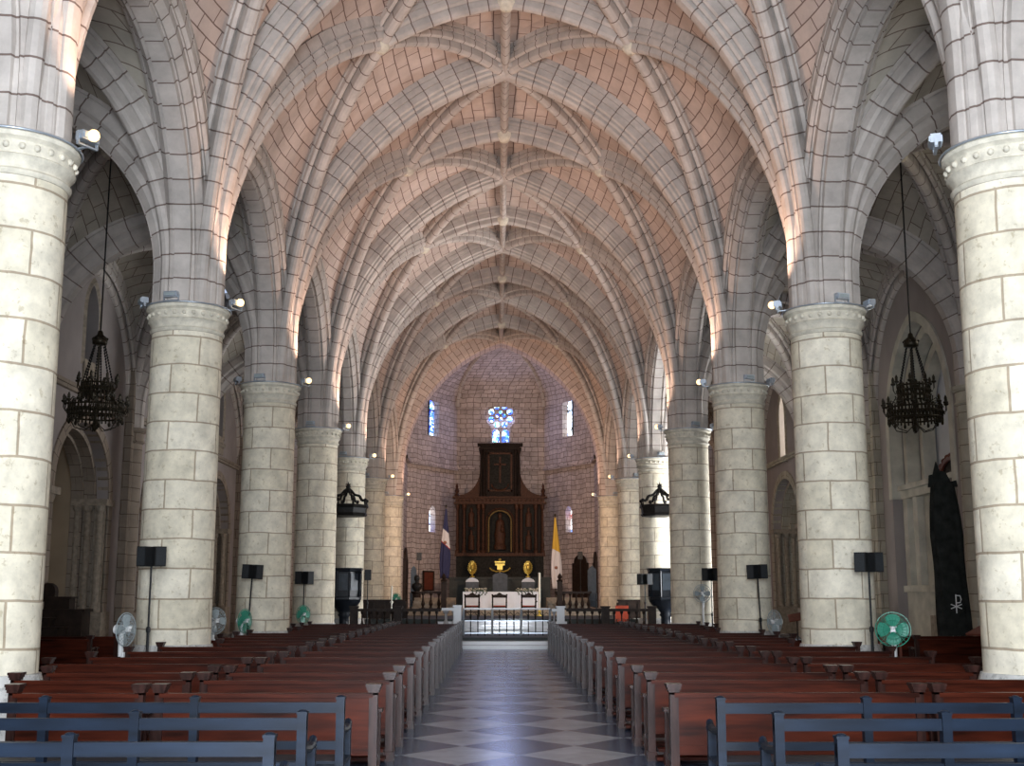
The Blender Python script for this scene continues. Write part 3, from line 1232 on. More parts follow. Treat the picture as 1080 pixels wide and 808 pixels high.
rows = [11.1, 12.75, 13.95, 15.75, 17.4, 19.15, 20.95]
yy = 22.45
while yy < 37.6:
    rows.append(yy)
    yy += 1.50
NROW = len(rows)
for (s, b), (xa, xb) in BL.items():
    sg = -1 if s == 'l' else 1
    protos = {}
    for i, y in enumerate(rows):
        L = abs(xb - xa)
        if b == 'o':
            if True:
                near = min(DS.values(), key=lambda d: abs(y - d))
                if -1.27 < (y - near) < 1.27 and not (s == 'l' and y < 12.8 and y > 12):
                    L -= 0.66 if s == 'l' else 0.76
                if y < 13 and s == 'l':
                    L -= 0.77 if y > 12 else 1.40
                elif y < 12.7:
                    L -= 0.5
        key = round(L, 2)
        x = min(xa, xa + sg * L)
        side = 'left' if s == 'l' else 'right'
        if b == 'i':
            lab = 'red-brown pew in the %s row beyond the benches, %s edge of the centre aisle' % (ORD[i], side)
        else:
            lab = 'red-brown pew in the %s row beyond the benches, next to the %s columns' % (ORD[i], side)
        if key not in protos:
            p = make_pew(L)
            p.location = (x, y, 0)
            protos[key] = (p, snapshot(p))
            tag(p, lab, 'pew', 'pews in rows facing the altar')
        else:
            p, tr = protos[key]
            copy_thing(p, (x, y, 0), 0, lab, tr)


# ------------------------------------------------------------------ open-backed benches in the front of the picture
def make_bench(L, n):
    t = empty('open_back_bench')
    step = L / n
    for i in range(n + 1):
        x = min(max(i * step, 0.03), L - 0.03)
        q = MB()
        q.box(x - .03, x + .03, -.035, .035, 0, .90)
        q.prismz([(x - .034, -.04), (x + .034, -.04), (x + .034, .04), (x - .034, .04)], .90, .915)
        q.ball((x, 0, .912), .032, 10, .5)
        q.build('post', 'bench', t)
    q = MB()
    q.box(0, L, -.018, .018, .80, .875)
    q.build('top_rail', 'bench', t)
    q = MB()
    q.box(0, L, -.015, .015, .54, .60)
    q.build('lower_rail', 'bench', t)
    q = MB()
    for k in range(4):
        q.box(0, L, .03 + k * .10, .115 + k * .10, .43, .455)
    q.build('seat', 'bench', t)
    q = MB()
    q.box(0, L, .06, .08, .36, .42)
    q.box(0, L, .40, .42, .36, .42)
    q.build('seat_frame', 'bench', t)
    for i in range(n + 1):
        x = min(max(i * step, 0.03), L - 0.03)
        q = MB()
        q.box(x - .03, x + .03, .38, .44, 0, .43 if 0 < i < n else .64)
        q.build('leg', 'bench', t)
    for x in (0.03, L - 0.03):
        q = MB()
        q.tube([(x, .02, .68), (x, .15, .665), (x, .30, .65), (x, .42, .66), (x, .48, .69), (x, .50, .665), (x, .485, .635)], .028, 8)
        q.build('armrest', 'bench', t)
    return t


bl = make_bench(4.4, 4)
blt = snapshot(bl)
tag(bl, 'x', 'bench', 'open-backed benches nearest the viewer')
first = True
for (x, y, lab) in ((-5.52, 9.2, 'dark open-backed bench, farthest of the three ladder-backed ones on the left'),
                    (-5.62, 8.05, 'dark open-backed bench, middle of the three ladder-backed ones on the left'),
                    (-5.59, 6.75, 'dark open-backed bench, only its top rail showing in the lower left corner'),
                    (1.60, 9.1, 'dark open-backed bench, farthest of the three ladder-backed ones on the right'),
                    (1.76, 7.95, 'dark open-backed bench, middle of the three ladder-backed ones on the right'),
                    (1.80, 6.65, 'dark open-backed bench, only its top rail showing in the lower right corner')):
    if first:
        bl.location = (x, y, 0)
        bl['label'] = lab
        first = False
    else:
        copy_thing(bl, (x, y, 0), 0, lab, blt)


# ------------------------------------------------------------------ floodlights on the capitals
def make_flood(lit):
    t = empty('floodlight')
    q = MB()
    q.box(-.13, .13, -.06, .06, .06, .17)
    q.box(-.11, .11, -.075, -.06, .08, .15)
    for i in range(5):
        q.box(-.10 + i * .045, -.09 + i * .045, .06, .08, .07, .16)
    q.build('housing', 'metal', t)
    q = MB()
    q.box(-.15, -.135, -.02, .02, 0, .12)
    q.box(.135, .15, -.02, .02, 0, .12)
    q.box(-.15, .15, -.02, .02, -.01, .01)
    if lit:
        q.box(-.02, .02, .0, .24, -.012, .008)
    q.build('bracket', 'metal', t)
    if lit:
        q = MB()
        q.ball((0, -.10, .12), .075, 12)
        q.build('bulb', 'bulb', t, True)
    else:
        q = MB()
        q.box(-.10, .10, -.08, -.074, .085, .145)
        q.build('lens', 'clearfan', t)
    return t


fl_lit, fl_un = make_flood(True), make_flood(False)
tl, tu = snapshot(fl_lit), snapshot(fl_un)
tag(fl_lit, 'x', 'lamp', 'lit floodlights on the column capitals')
tag(fl_un, 'x', 'lamp', 'unlit floodlights on the column capitals')
done = {1: False, 0: False}


def put_flood(lit, loc, rz, lab):
    src, tr = (fl_lit, tl) if lit else (fl_un, tu)
    if not done[lit]:
        src.location = loc
        src.rotation_euler = (0, 0, rz)
        src['label'] = lab
        done[lit] = True
    else:
        copy_thing(src, loc, rz, lab, tr)


LAMPW = (1.0, 0.66, 0.50)


def spot(name, loc, target, e, col, size=R(120), blend=0.8, rad=0.08):
    l = bpy.data.lights.new(name, 'SPOT')
    l.energy = e
    l.color = col
    l.spot_size = size
    l.spot_blend = blend
    l.shadow_soft_size = rad
    o = bpy.data.objects.new(name, l)
    COL.objects.link(o)
    o.location = loc
    o.rotation_euler = (Vector(target) - Vector(loc)).to_track_quat('-Z', 'Y').to_euler()
    return o


def area(name, loc, target, sx_, sy_, e, col):
    l = bpy.data.lights.new(name, 'AREA')
    l.shape = 'RECTANGLE'
    l.size, l.size_y = sx_, sy_
    l.energy = e
    l.color = col
    o = bpy.data.objects.new(name, l)
    COL.objects.link(o)
    o.location = loc
    o.rotation_euler = (Vector(target) - Vector(loc)).to_track_quat('-Z', 'Y').to_euler()
    return o


SPOT_E = {1: 430, 2: 660, 3: 760, 4: 680, 5: 400, 6: 280, 7: 260}
for k in range(1, 8):
    for sx in (-1, 1):
        cx, cy = XC + sx * CW, DS[k]
        row = '%s column of the %s row' % (ORD[k - 1], SIDE[sx])
        a = PI if sx > 0 else 0            # towards the nave
        lit = not (k == 1 and sx == 1)
        ang = a + sx * 0.12
        put_flood(1 if lit else 0, (cx + .93 * math.cos(ang), cy + .93 * math.sin(ang), 6.98), ang + PI / 2 - 0.4,
                  ('lit halogen floodlight glowing on the nave side of the %s' if lit else 'unlit grey floodlight on the nave side of the %s') % row)
        if lit:
            spot('halogen', (cx + 1.0 * math.cos(ang), cy + 1.0 * math.sin(ang) - .02, 7.3), (XC + sx * 2.2, cy + (1.2 if k < 7 else -1), 15.0), SPOT_E[k], LAMPW)
        for da, rzz, wd in ((-PI / 2 + sx * .25, 0.2, 'front'), (-PI / 2 - (PI / 2 - .15) * -sx * 1.0, 0.9, 'aisle side')):
            rr0 = 0.66
            if wd == 'aisle side':
                rr0 = 0.84
            put_flood(0, (cx + rr0 * math.cos(da), cy + rr0 * math.sin(da), 7.02), da + PI / 2 + rzz * 0.4,
                      'small unlit grey floodlight at the %s of the %s' % (wd, row))


# ------------------------------------------------------------------ chandeliers
def make_chandelier():
    t = empty('chandelier')          # origin at the lower ring centre
    q = MB()
    q.tube([(0, 0, 1.75), (0, 0, 6.1)], .018, 6)
    q.build('rod', 'iron', t)
    q = MB()
    q.lathe([(.01, 1.85), (.05, 1.82), (.07, 1.74), (.14, 1.68), (.17, 1.6), (.16, 1.52), (.10, 1.50), (.01, 1.5)], seg=16)
    for i in range(8):
        a = i * PI / 4
        q.ball((.16 * math.cos(a), .16 * math.sin(a), 1.64), .03, 6)
    q.build('crown', 'bronze', t, True)
    for i in range(6):
        a = i * PI / 3
        q = MB()
        p0, p1 = Vector((.12 * math.cos(a), .12 * math.sin(a), 1.5)), Vector((.34 * math.cos(a), .34 * math.sin(a), .62))
        n = 14
        for j in range(n):
            c = p0.lerp(p1, (j + .5) / n)
            q.ball(c, .022, 6, 1.5)
        q.tube([p0, p1], .008, 5)
        q.build('chain', 'iron', t)
    for r, z, nn, nm in ((.34, .50, 8, 'upper_ring'), (.58, .0, 14, 'lower_ring')):
        q = MB()
        q.ring((0, 0, z + .12), r, .022, 40, 6)
        q.ring((0, 0, z - .12), r, .022, 40, 6)
        for i in range(nn * 3):
            a = 2 * PI * i / (nn * 3)
            c, s = math.cos(a), math.sin(a)
            q.tube([(r * c, r * s, z - .2), (r * c, r * s, z + .17)], .020, 5)
            q.ball((r * c, r * s, z), .05, 6)
            if i % 3 == 0:
                q.ball((r * c, r * s, z - .22), .035, 6, 1.6)
        q.build(nm, 'bronze', t)
        for i in range(nn):
            a = 2 * PI * i / nn
            c, s = math.cos(a), math.sin(a)
            q = MB()
            e = r + .10
            q.tube([(r * c, r * s, z), ((r + .06) * c, (r + .06) * s, z - .03), (e * c, e * s, z + .05), (e * c, e * s, z + .18)], .014, 5)
            q.lathe([(.01, .15), (.05, .17), (.06, .2), (.03, .22)], (e * c, e * s, z), 8)
            q.lathe([(.001, .36), (.020, .33), (.034, .29), (.03, .26), (.03, .24), (.03, .2)], (e * c, e * s, z), 8)
            q.build('candle_arm', 'bronze', t)
    q = MB()
    for i in range(6):
        a = i * PI / 3
        c, s = math.cos(a), math.sin(a)
        q.tube([(.60 * c, .60 * s, -.1), (.45 * c, .45 * s, -.36), (.22 * c, .22 * s, -.42), (.06 * c, .06 * s, -.28)], .012, 5)
    q.lathe([(.01, -.45), (.05, -.40), (.09, -.32), (.05, -.24), (.03, -.15), (.03, .5), (.08, .55), (.03, .6), (.02, 1.5)], seg=12)
    q.build('pendant', 'bronze', t)
    q = MB()
    for i in range(12):
        a = i * PI / 6
        c, s = math.cos(a), math.sin(a)
        q.tube([(.62 * c, .62 * s, .12), (.50 * c, .50 * s, .30), (.38 * c, .38 * s, .24), (.40 * c, .40 * s, .40)], .014, 5)
    q.build('scrollwork', 'bronze', t)
    return t


ch = make_chandelier()
tag(ch, 'dark two-tier wrought chandelier hanging in the left aisle, beside the arched chapel', 'chandelier', 'chandeliers in the aisles')
cl = at(101, 434, 26.7)
ch.location = cl
cht = snapshot(ch)
cr = at(965, 436, 26.7)
c2 = copy_thing(ch, cr, 0.3, 'bronze two-tier chandelier hanging in the right aisle, above the black draped stand', cht)


# ------------------------------------------------------------------ loudspeakers
def make_speaker(zc, two=True, size=1.0):
    t = empty('loudspeaker_stand')
    n = 0
    for s in ((-1, 1) if two else (0,)):
        q = MB()
        rz = s * R(32)
        c = Vector((s * .118 * size, 0, zc))
        q.cbox(c, (.20 * size, .18 * size, .34 * size), rz)
        o = q.build('cabinet', 'black', t)
        q = MB()
        m = Matrix.Rotation(rz, 4, 'Z')
        q.cbox(c + m @ Vector((0, -.095 * size, 0)), (.17 * size, .012, .30 * size), rz)
        q.build('grille', 'grille', o)
    q = MB()
    q.tube([(0, .02, .03), (0, .02, zc - .15 * size)], .018, 8)
    q.tube([(0, .02, .03), (0, .02, 1.05)], .026, 8)
    q.build('pole', 'black', t)
    q = MB()
    q.lathe([(.02, .06), (.20, .03), (.22, .0)], (0, .02, 0), 16)
    q.build('base', 'black', t)
    q = MB()
    q.lathe([(.03, 1.02), (.04, 1.04), (.04, 1.1), (.02, 1.12)], (0, .02, 0), 8)
    q.build('collar', 'black', t)
    return t


SP = [(160, 587, 21.3, 0.1, 'black twin loudspeaker on a pole against the second column of the left row'),
      (262, 603, 29.7, 0.2, 'tilted black twin loudspeaker on a pole against the third column of the left row'),
      (321, 609.5, 38.2, 0.2, 'black twin loudspeaker on a pole against the fourth column of the left row'),
      (388, 606.5, 46.0, 0.2, 'small black loudspeaker on a pole beside the left pulpit'),
      (442, 587, 62.0, 0.2, 'small black loudspeaker on a tall stand left of the altar, inside the chancel'),
      (916, 593, 21.3, -0.1, 'black twin loudspeaker on a pole against the second column of the right row'),
      (802, 603, 29.7, -0.2, 'tilted black twin loudspeaker on a pole against the third column of the right row'),
      (750, 606, 38.2, -0.2, 'black twin loudspeaker on a pole against the fourth column of the right row'),
      (680, 611, 45.2, -0.2, 'black twin loudspeaker on a pole beside the right pulpit'),
      (612, 586, 62.0, -0.2, 'small black loudspeaker on a tall stand right of the altar, inside the chancel')]
for px, py, d, rz, lab in SP:
    p = at(px, py, d)
    zf = 0 if d < 40 else (0.30 if d < 47 else 0.98)
    t = make_speaker(p.z - zf, d < 60 and px != 388, 1.15 if d > 35 else 1.0)
    tag(t, lab, 'loudspeaker', 'loudspeakers on pole stands')
    t.location = (p.x, d, zf)
    t.rotation_euler = (0, R(2.5) if 'tilted' in lab and px < 500 else (R(-2.0) if 'tilted' in lab else 0), rz)


# ------------------------------------------------------------------ fans
def make_fan(zc, m, rad=.25):
    t = empty('pedestal_fan')
    q = MB()
    q.lathe([(.20, 0), (.20, .03), (.05, .06), (.03, .08), (.034, zc - .35)], seg=16)
    q.build('base', 'white', t, True)
    q = MB()
    q.tube([(0, .04, zc - .42), (0, .05, zc - .1), (0, .06, zc)], .042, 8)
    q.build('stem', 'white', t)
    q = MB()
    for i in range(8):
        pass
    q.tube([(0, .16, zc), (0, .12, zc), (0, .0, zc)], .07, 12)
    q.build('motor', 'white', t)
    q = MB()
    q.ring((0, -.03, zc), rad, .008, 36, 5, 'Y')
    for y, r2 in ((-.09, rad * .55), (-.07, rad * .8), (.02, rad * .7)):
        q.ring((0, y, zc), r2, .004, 28, 4, 'Y')
    for i in range(24):
        a = 2 * PI * i / 24
        c, s = math.cos(a), math.sin(a)
        q.tube([(.05 * c, -.10, zc + .05 * s), (rad * .6 * c, -.09, zc + rad * .6 * s), (rad * c, -.03, zc + rad * s)], .003, 4)
        q.tube([(.06 * c, .04, zc + .06 * s), (rad * .7 * c, .02, zc + rad * .7 * s), (rad * c, -.03, zc + rad * s)], .003, 4)
    q.build('guard', 'greenfan' if m == 'greenfan' else 'clearfan', t)
    q = MB()
    nb, wa = (4, .70) if m == 'greenfan' else (4, .45)
    nr, na = 8, 7
    for i in range(nb):
        a0 = i * 2 * PI / nb
        V, fs = [], []
        for side in (0, .008):
            for j in range(nr):
                f_ = j / (nr - 1)
                wj = wa * (.75 + .25 * math.sin(PI * f_))
                for k in range(na):
                    e = (2 * k / (na - 1) - 1)
                    rr = .035 + (rad * .90 - .035) * f_ * (1 - .10 * abs(e) ** 3)
                    a = a0 + e * wj
                    V.append((rr * math.cos(a), -.035 + e * .022 + side, zc + rr * math.sin(a)))
        for b_ in (0, nr * na):
            for j in range(nr - 1):
                for k in range(na - 1):
                    o_ = b_ + j * na + k
                    fs.append((o_, o_ + 1, o_ + na + 1, o_ + na))
        h_ = nr * na
        for k in range(na - 1):
            fs += [(k, k + 1, h_ + k + 1, h_ + k), ((nr - 1) * na + k, (nr - 1) * na + k + 1, h_ + (nr - 1) * na + k + 1, h_ + (nr - 1) * na + k)]
        for j in range(nr - 1):
            fs += [(j * na, (j + 1) * na, h_ + (j + 1) * na, h_ + j * na), (j * na + na - 1, (j + 1) * na + na - 1, h_ + (j + 1) * na + na - 1, h_ + j * na + na - 1)]
        q.add(V, fs)
    q.build('blades', m, t)
    q = MB()
    q.lathe([(.001, 0), (.035, .01), (.04, .05)], (0, -.10, zc), 10)
    q.cbox((0, -.075, zc), (.07, .05, .07))
    q.build('hub', 'white', t)
    return t


FN = [(131, 664, 19.6, 'clearfan', R(72), .26, 'white pedestal fan with clear blades, beside the second column of the left row'),
      (226, 655, 24.6, 'clearfan', R(50), .26, 'grey fan half hidden behind the second column of the left row'),
      (257, 655, 28.6, 'greenfan', R(66), .27, 'white fan with green blades before the third column of the left row'),
      (319, 648, 36.9, 'greenfan', R(50), .27, 'small fan with green blades before the fourth column of the left row'),
      (417, 632, 52.0, 'greenfan', R(30), .25, 'tiny teal fan inside the chancel, left of the altar rail'),
      (942, 664, 19.6, 'greenfan', R(-20), .27, 'fan with round green blades beside the second column of the right row'),
      (818, 656, 28.2, 'clearfan', R(-65), .27, 'white-backed grey fan between the second and third columns of the right row'),
      (741, 626, 37.2, 'clearfan', R(-20), .27, 'grey fan high on its stand before the fourth column of the right row')]
for px, py, d, m, rz, rad, lab in FN:
    p = at(px, py, d)
    zf = 0 if d < 40 else .74
    t = make_fan(p.z - zf, m, rad)
    tag(t, lab, 'fan', 'pedestal fans along the columns')
    t.location = (p.x, d, zf)
    t.rotation_euler = (0, 0, rz)


# ------------------------------------------------------------------ pulpits with sounding boards
def octo(r, a=PI / 8):
    return [(r * math.cos(a + i * PI / 4), r * math.sin(a + i * PI / 4)) for i in range(8)]


def make_pulpit():
    t = empty('pulpit')
    q = MB()
    q.lathe([(.62, 1.15), (.66, 1.2), (.66, 1.28), (.60, 1.3), (.60, 2.22), (.68, 2.26), (.70, 2.32), (.72, 2.36), (.55, 2.36), (.55, 1.3), (.01, 1.3)], seg=8, a0=PI / 8, a1=2 * PI + PI / 8)
    q.build('body', 'pulpit', t)
    for i in range(8):
        a = i * PI / 4
        p = MB()
        p.cbox((.565 * math.cos(a), .565 * math.sin(a), 1.85), (.03, .34, .62), a)
        p.build('panel', 'pulpitp', t)
        p = MB()
        a2 = a + PI / 8
        p.tube([(.63 * math.cos(a2), .63 * math.sin(a2), 1.3), (.63 * math.cos(a2), .63 * math.sin(a2), 2.24)], .035, 6)
        p.build('colonnette', 'pulpit', t)
    q = MB()
    q.lathe([(.62, 1.15), (.5, .98), (.3, .85), (.2, .7), (.24, .62), (.18, .55), (.18, .1), (.34, .06), (.34, 0)], seg=16)
    q.build('pedestal', 'pulpit', t, True)
    q = MB()
    for i in range(6):
        q.box(-.80 - i * .18, -.62 - i * .18, -.35, .35, 0, 1.15 - i * .18)
    q.build('staircase', 'pulpitp', t)
    return t


def make_canopy():
    t = empty('sounding_board')
    q = MB()
    q.lathe([(.01, 0), (.72, 0), (.78, .06), (.74, .12), (.76, .30), (.82, .36), (.80, .42), (.5, .46), (.01, .46)], seg=8, a0=PI / 8, a1=2 * PI + PI / 8)
    q.build('board', 'iron', t)
    for i in range(8):
        a = PI / 8 + i * PI / 4
        p = MB()
        c, s = math.cos(a), math.sin(a)
        p.tube([(.75 * c, .75 * s, .42), (.72 * c, .72 * s, .62), (.58 * c, .58 * s, .60), (.48 * c, .48 * s, .78), (.28 * c, .28 * s, .82), (.12 * c, .12 * s, 1.0)], .045, 6)
        p.ball((.75 * c, .75 * s, .60), .07, 8)
        p.build('scroll', 'iron', t)
    q = MB()
    q.lathe([(.14, .9), (.16, 1.0), (.08, 1.08), (.10, 1.16), (.03, 1.22), (.001, 1.34)], seg=10)
    q.tube([(-.1, 0, 1.22), (.1, 0, 1.22)], .02, 5)
    q.build('finial', 'iron', t)
    q = MB()
    q.box(-.06, .06, .5, .84, .1, .3)
    q.build('bracket', 'iron', t)
    return t


for sx, px in ((-1, 364), (1, 701)):
    p = at(px, 630, 46.55)
    t = make_pulpit()
    tag(t, 'dark octagonal wooden pulpit standing against the fifth column of the %s row' % SIDE[sx], 'pulpit', 'pair of pulpits')
    t.location = (p.x, 46.35, 0.30)
    t.rotation_euler = (0, 0, 0 if sx < 0 else PI)
    p = at(367 if sx < 0 else 696, 545, 46.4)
    t = make_canopy()
    tag(t, 'black carved sounding board with scrolled crown fixed above the %s pulpit' % SIDE[sx], 'canopy', 'pair of sounding boards')
    t.location = (p.x, 46.26, p.z)


# ------------------------------------------------------------------ altar rail
def baluster(q, x, y, z0, h, r=.045):
    q.lathe([(r, 0), (r, .05 * h), (r * .55, .1 * h), (r * 1.15, .3 * h), (r * .9, .42 * h), (r * .45, .6 * h), (r * .5, .85 * h), (r, .92 * h), (r, h)], (x, y, z0), 8)


def make_rail(x0, x1, y, z0, h, step, m, name, lab, cat='railing', peds=(), grp='altar rails', rm=None, r=.05):
    t = thing(name, lab, cat, (0, 0, 0), 0, grp)
    q = MB()
    q.box(x0, x1, y - .09, y + .09, z0 + h - .09, z0 + h)
    q.build('top_rail', rm or m, t)
    q = MB()
    q.box(x0, x1, y - .08, y + .08, z0, z0 + .08)
    q.build('bottom_rail', rm or m, t)
    n = max(2, int((x1 - x0) / step))
    for i in range(n):
        x = x0 + (i + .5) * (x1 - x0) / n
        b = MB()
        baluster(b, x, y, z0 + .07, h - .15, r)
        b.build('baluster', m, t)
    for x in peds:
        b = MB()
        b.box(x - .13, x + .13, y - .13, y + .13, z0, z0 + h + .03)
        b.box(x - .16, x + .16, y - .16, y + .16, z0 + h + .03, z0 + h + .09)
        b.build('pedestal', rm or m, t)
    return t


YR = 42.2
make_rail(-5.0, -1.95, YR, .30, .9, .24, 'dark', 'altar_rail', 'dark turned-baluster altar rail running left from the chancel gate', peds=(-4.9, -3.4), r=.055)
make_rail(2.36, 5.4, YR, .30, .9, .24, 'dark', 'altar_rail', 'dark turned-baluster altar rail running right from the chancel gate', peds=(3.7, 5.3), r=.055)
make_rail(-1.9, -1.32, YR - .1, .30, .93, .28, 'marble', 'altar_rail', 'short white marble altar rail at the left post of the chancel gate', peds=(-1.36,), r=.10)
make_rail(1.85, 2.2, YR - .1, .30, .9, .3, 'marble', 'altar_rail', 'short white marble altar rail at the right post of the chancel gate', peds=(2.16,), r=.06)
# slim metal gate
g = thing('altar_gate', 'slim silvery metal gate across the middle of the altar rail', 'gate')
q = MB()
q.box(-1.18, 1.82, YR - .03, YR + .03, 1.17, 1.22)
q.build('top_rail', 'marble', g)
q = MB()
q.box(-1.18, 1.82, YR - .02, YR + .02, .36, .40)
q.box(-1.18, 1.82, YR - .02, YR + .02, .78, .81)
q.build('lower_rail', 'metal', g)
for i in range(13):
    x = -1.16 + i * 2.96 / 12
    q = MB()
    q.tube([(x, YR, .30), (x, YR, 1.2)], .022 if i % 4 else .045, 6)
    q.build('bar', 'iron' if i % 4 else 'metal', g)
for i in range(12):
    x = -1.16 + (i + .5) * 2.96 / 12
    q = MB()
    q.tube([(x - .11, YR, .80), (x - .10, YR, .98), (x, YR, 1.08), (x + .10, YR, .98), (x + .11, YR, .80)], .013, 5)
    q.build('arch', 'iron', g)

# inner dark rails near the apse
make_rail(at(442, 630, 57.5).x, at(467, 630, 57.5).x, 57.5, .98, .85, .28, 'dark', 'chancel_balustrade', 'dark wooden balustrade left of the altar behind the flag of blue and white', grp='chancel balustrades', r=.08)
make_rail(at(585, 630, 57.5).x, at(624, 630, 57.5).x, 57.5, .98, .85, .28, 'dark', 'chancel_balustrade', 'dark wooden balustrade right of the altar below the yellow and white flag', grp='chancel balustrades', r=.08)
for px, s in ((468, 'left'), (590.5, 'right')):
    p = at(px, 625, 57.2)
    t = thing('newel_post', 'tall dark wooden post at the altar end of the %s balustrade' % s, 'post', (p.x, 57.2, .98), 0, 'newel posts')
    q = MB()
    q.box(-.12, .12, -.12, .12, 0, 1.3)
    q.build('shaft', 'dark', t)
    q = MB()
    q.lathe([(.14, 1.3), (.16, 1.34), (.07, 1.42), (.12, 1.52), (.05, 1.64), (.001, 1.7)], seg=10)
    q.build('finial', 'dark', t)

# choir stalls
for s, x0, x1 in ((-1, at(383, 640, 50).x, at(428, 640, 50).x), (1, at(652, 640, 50).x, at(694, 640, 50).x)):
    t = thing('choir_stall', 'low dark panelled choir stall between the fifth and sixth columns on the %s' % SIDE[s], 'stall', (0, 0, 0), 0, 'choir stalls')
    q = MB()
    q.box(x0, x1, 49.9, 50.0, .74, 1.42)
    q.build('back_panel', 'dark', t)
    q = MB()
    q.box(x0 - .04, x1 + .04, 49.82, 50.06, 1.42, 1.48)
    q.build('top_rail', 'dark', t)
    q = MB()
    q.box(x0, x1, 50.0, 50.4, 1.1, 1.16)
    q.build('seat', 'dark', t)
    for i in range(5):
        x = x0 + (x1 - x0) * i / 4
        q = MB()
        q.box(x - .03, x + .03, 49.86, 50.4, .74, 1.36)
        q.build('divider', 'dark', t)


# ------------------------------------------------------------------ altar, chairs, candle, flowers
ax, ay = at(528.5, 635, 57.6).x, 57.6
t = thing('altar_table', 'long altar table under a plain white cloth in front of the dark retable', 'altar', (ax, ay, .98))
q = MB()
q.box(-1.6, 1.6, -.4, .4, 0, .80)
q.build('body', 'marble', t)
q = MB()
q.box(-1.78, 1.78, -.5, .5, .80, .84)
n = 40
pts, fs = [], []
for i in range(n + 1):
    x = -1.78 + 3.56 * i / n
    w_ = .012 * math.sin(i * 1.1)
    pts += [(x, -.5, .84), (x, -.51 + w_, .4), (x, -.515 + w_ * 2, .02)]
for i in range(n):
    for k in range(2):
        fs.append((i * 3 + k, i * 3 + k + 1, i * 3 + k + 4, i * 3 + k + 3))
q.add(pts, fs)
for s in (-1, 1):
    q.add([(s * 1.78, -.5, .84), (s * 1.78, .5, .84), (s * 1.79, .5, .02), (s * 1.79, -.5, .02)], [(0, 1, 2, 3)])
q.build('altar_cloth', 'cloth', t)

for s, px in ((-1, 502), (1, 556)):
    p = at(px, 622, ay)
    t = thing('flower_garland', 'garland of cream flowers and leaves lying on the %s end of the altar table' % SIDE[s], 'flowers', (p.x, ay - .2, 1.82), 0, 'altar garlands')
    q = MB()
    random.seed(5 + s)
    for i in range(60):
        q.ball((random.uniform(-.5, .5), random.uniform(-.12, .12), random.uniform(.02, .14)), random.uniform(.03, .05), 6)
    q.build('flowers', 'flower', t)
    q = MB()
    for i in range(46):
        x, y, z = random.uniform(-.6, .6), random.uniform(-.32, .05), random.uniform(.02, .12)
        a = random.uniform(0, 6.28)
        q.add([(x, y, z), (x + .08 * math.cos(a), y + .02, z + .05), (x + .16 * math.cos(a), y - .02, z + .01 * math.sin(a)), (x + .08 * math.cos(a), y - .03, z + .01)], [(0, 1, 2, 3)])
    for k in range(5):
        x = -.5 * s + k * .16 * s
        pth = [(x + .05 * math.sin(j * 1.3) + s * .04 * j, -.33, .03 - .08 * j) for j in range(3 + k)]
        q.tube(pth, .016, 5)
        for b in pth:
            q.ball(b, .032, 6)
    q.build('leaves', 'leaf', t)


def make_chair():
    t = empty('altar_chair')
    q = MB()
    q.box(-.25, .25, -.22, .24, .44, .50)
    q.build('seat', 'dark', t)
    q = MB()
    q.box(-.21, .21, -.20, .20, .50, .54)
    q.build('cushion', 'red', t)
    q = MB()
    q.box(-.21, .21, -.245, -.215, .58, .92)
    q.build('back_pad', 'cloth', t)
    q = MB()
    poly = [(-.27, .92), (.27, .92), (.27, 1.04), (.18, 1.06), (.10, 1.08), (.05, 1.14), (0, 1.17), (-.05, 1.14), (-.10, 1.08), (-.18, 1.06), (-.27, 1.04)]
    q.prism(poly, -.25, -.21)
    for x in (-.25, .25):
        q.ball((x, -.23, 1.06), .035, 8)
    q.build('crest', 'dark', t)
    for x in (-.24, .24):
        q = MB()
        q.box(x - .025, x + .025, -.25, -.20, 0, 1.04)
        q.build('leg', 'dark', t)
        q = MB()
        q.box(x - .025, x + .025, .18, .23, 0, .70)
        q.build('leg', 'dark', t)
        q = MB()
        q.box(x - .03, x + .03, -.22, .27, .68, .72)
        q.build('armrest', 'dark', t)
    q = MB()
    q.box(-.24, .24, -.235, -.215, .2, .25)
    q.box(-.24, .24, .195, .215, .2, .25)
    q.build('stretcher', 'dark', t)
    return t


c0 = make_chair()
tag(c0, 'x', 'chair', 'chairs before the altar table')
c0t = snapshot(c0)
for i, (px, lab) in enumerate(((498, 'carved-back wooden chair before the altar, left one of three'), (526.8, 'carved-back wooden chair before the altar, middle one of three'),
                               (557.5, 'carved-back wooden chair before the altar, right one of three'))):
    p = at(px, 633, 53.5)
    if i == 0:
        c0.location = (p.x, 53.5, .74)
        c0['label'] = lab
    else:
        copy_thing(c0, (p.x, 53.5, .74), 0, lab, c0t)
c0.scale = (1.25, 1.1, .88)
for o in bpy.data.objects:
    if o.name.startswith('altar_chair'):
        o.scale = (1.25, 1.1, .88)

p = at(569, 640, 55.0)
t = thing('paschal_candle', 'tall white candle standing at the right end of the altar table', 'candle', (p.x, 55.0, .74))
q = MB()
q.lathe([(.16, 0), (.16, .04), (.05, .1), (.05, .18), (.09, .22), (.05, .26)], seg=14)
q.build('base', 'gold', t)
q = MB()
q.lathe([(.05, .26), (.05, 1.9), (.01, 1.92)], seg=12)
q.build('wax', 'candle', t)
p = at(413, 640, 44)
t = thing('processional_candle', 'tall slender cream candlestick behind the left altar rail', 'candle', (p.x, 44, .30))
q = MB()
q.lathe([(.14, 0), (.14, .03), (.03, .08), (.025, 1.05), (.06, 1.1), (.06, 1.14)], seg=12)
q.build('stand', 'candle', t)
q = MB()
q.lathe([(.028, 1.14), (.028, 1.66), (.004, 1.70)], seg=10)
q.build('wax', 'candle', t)

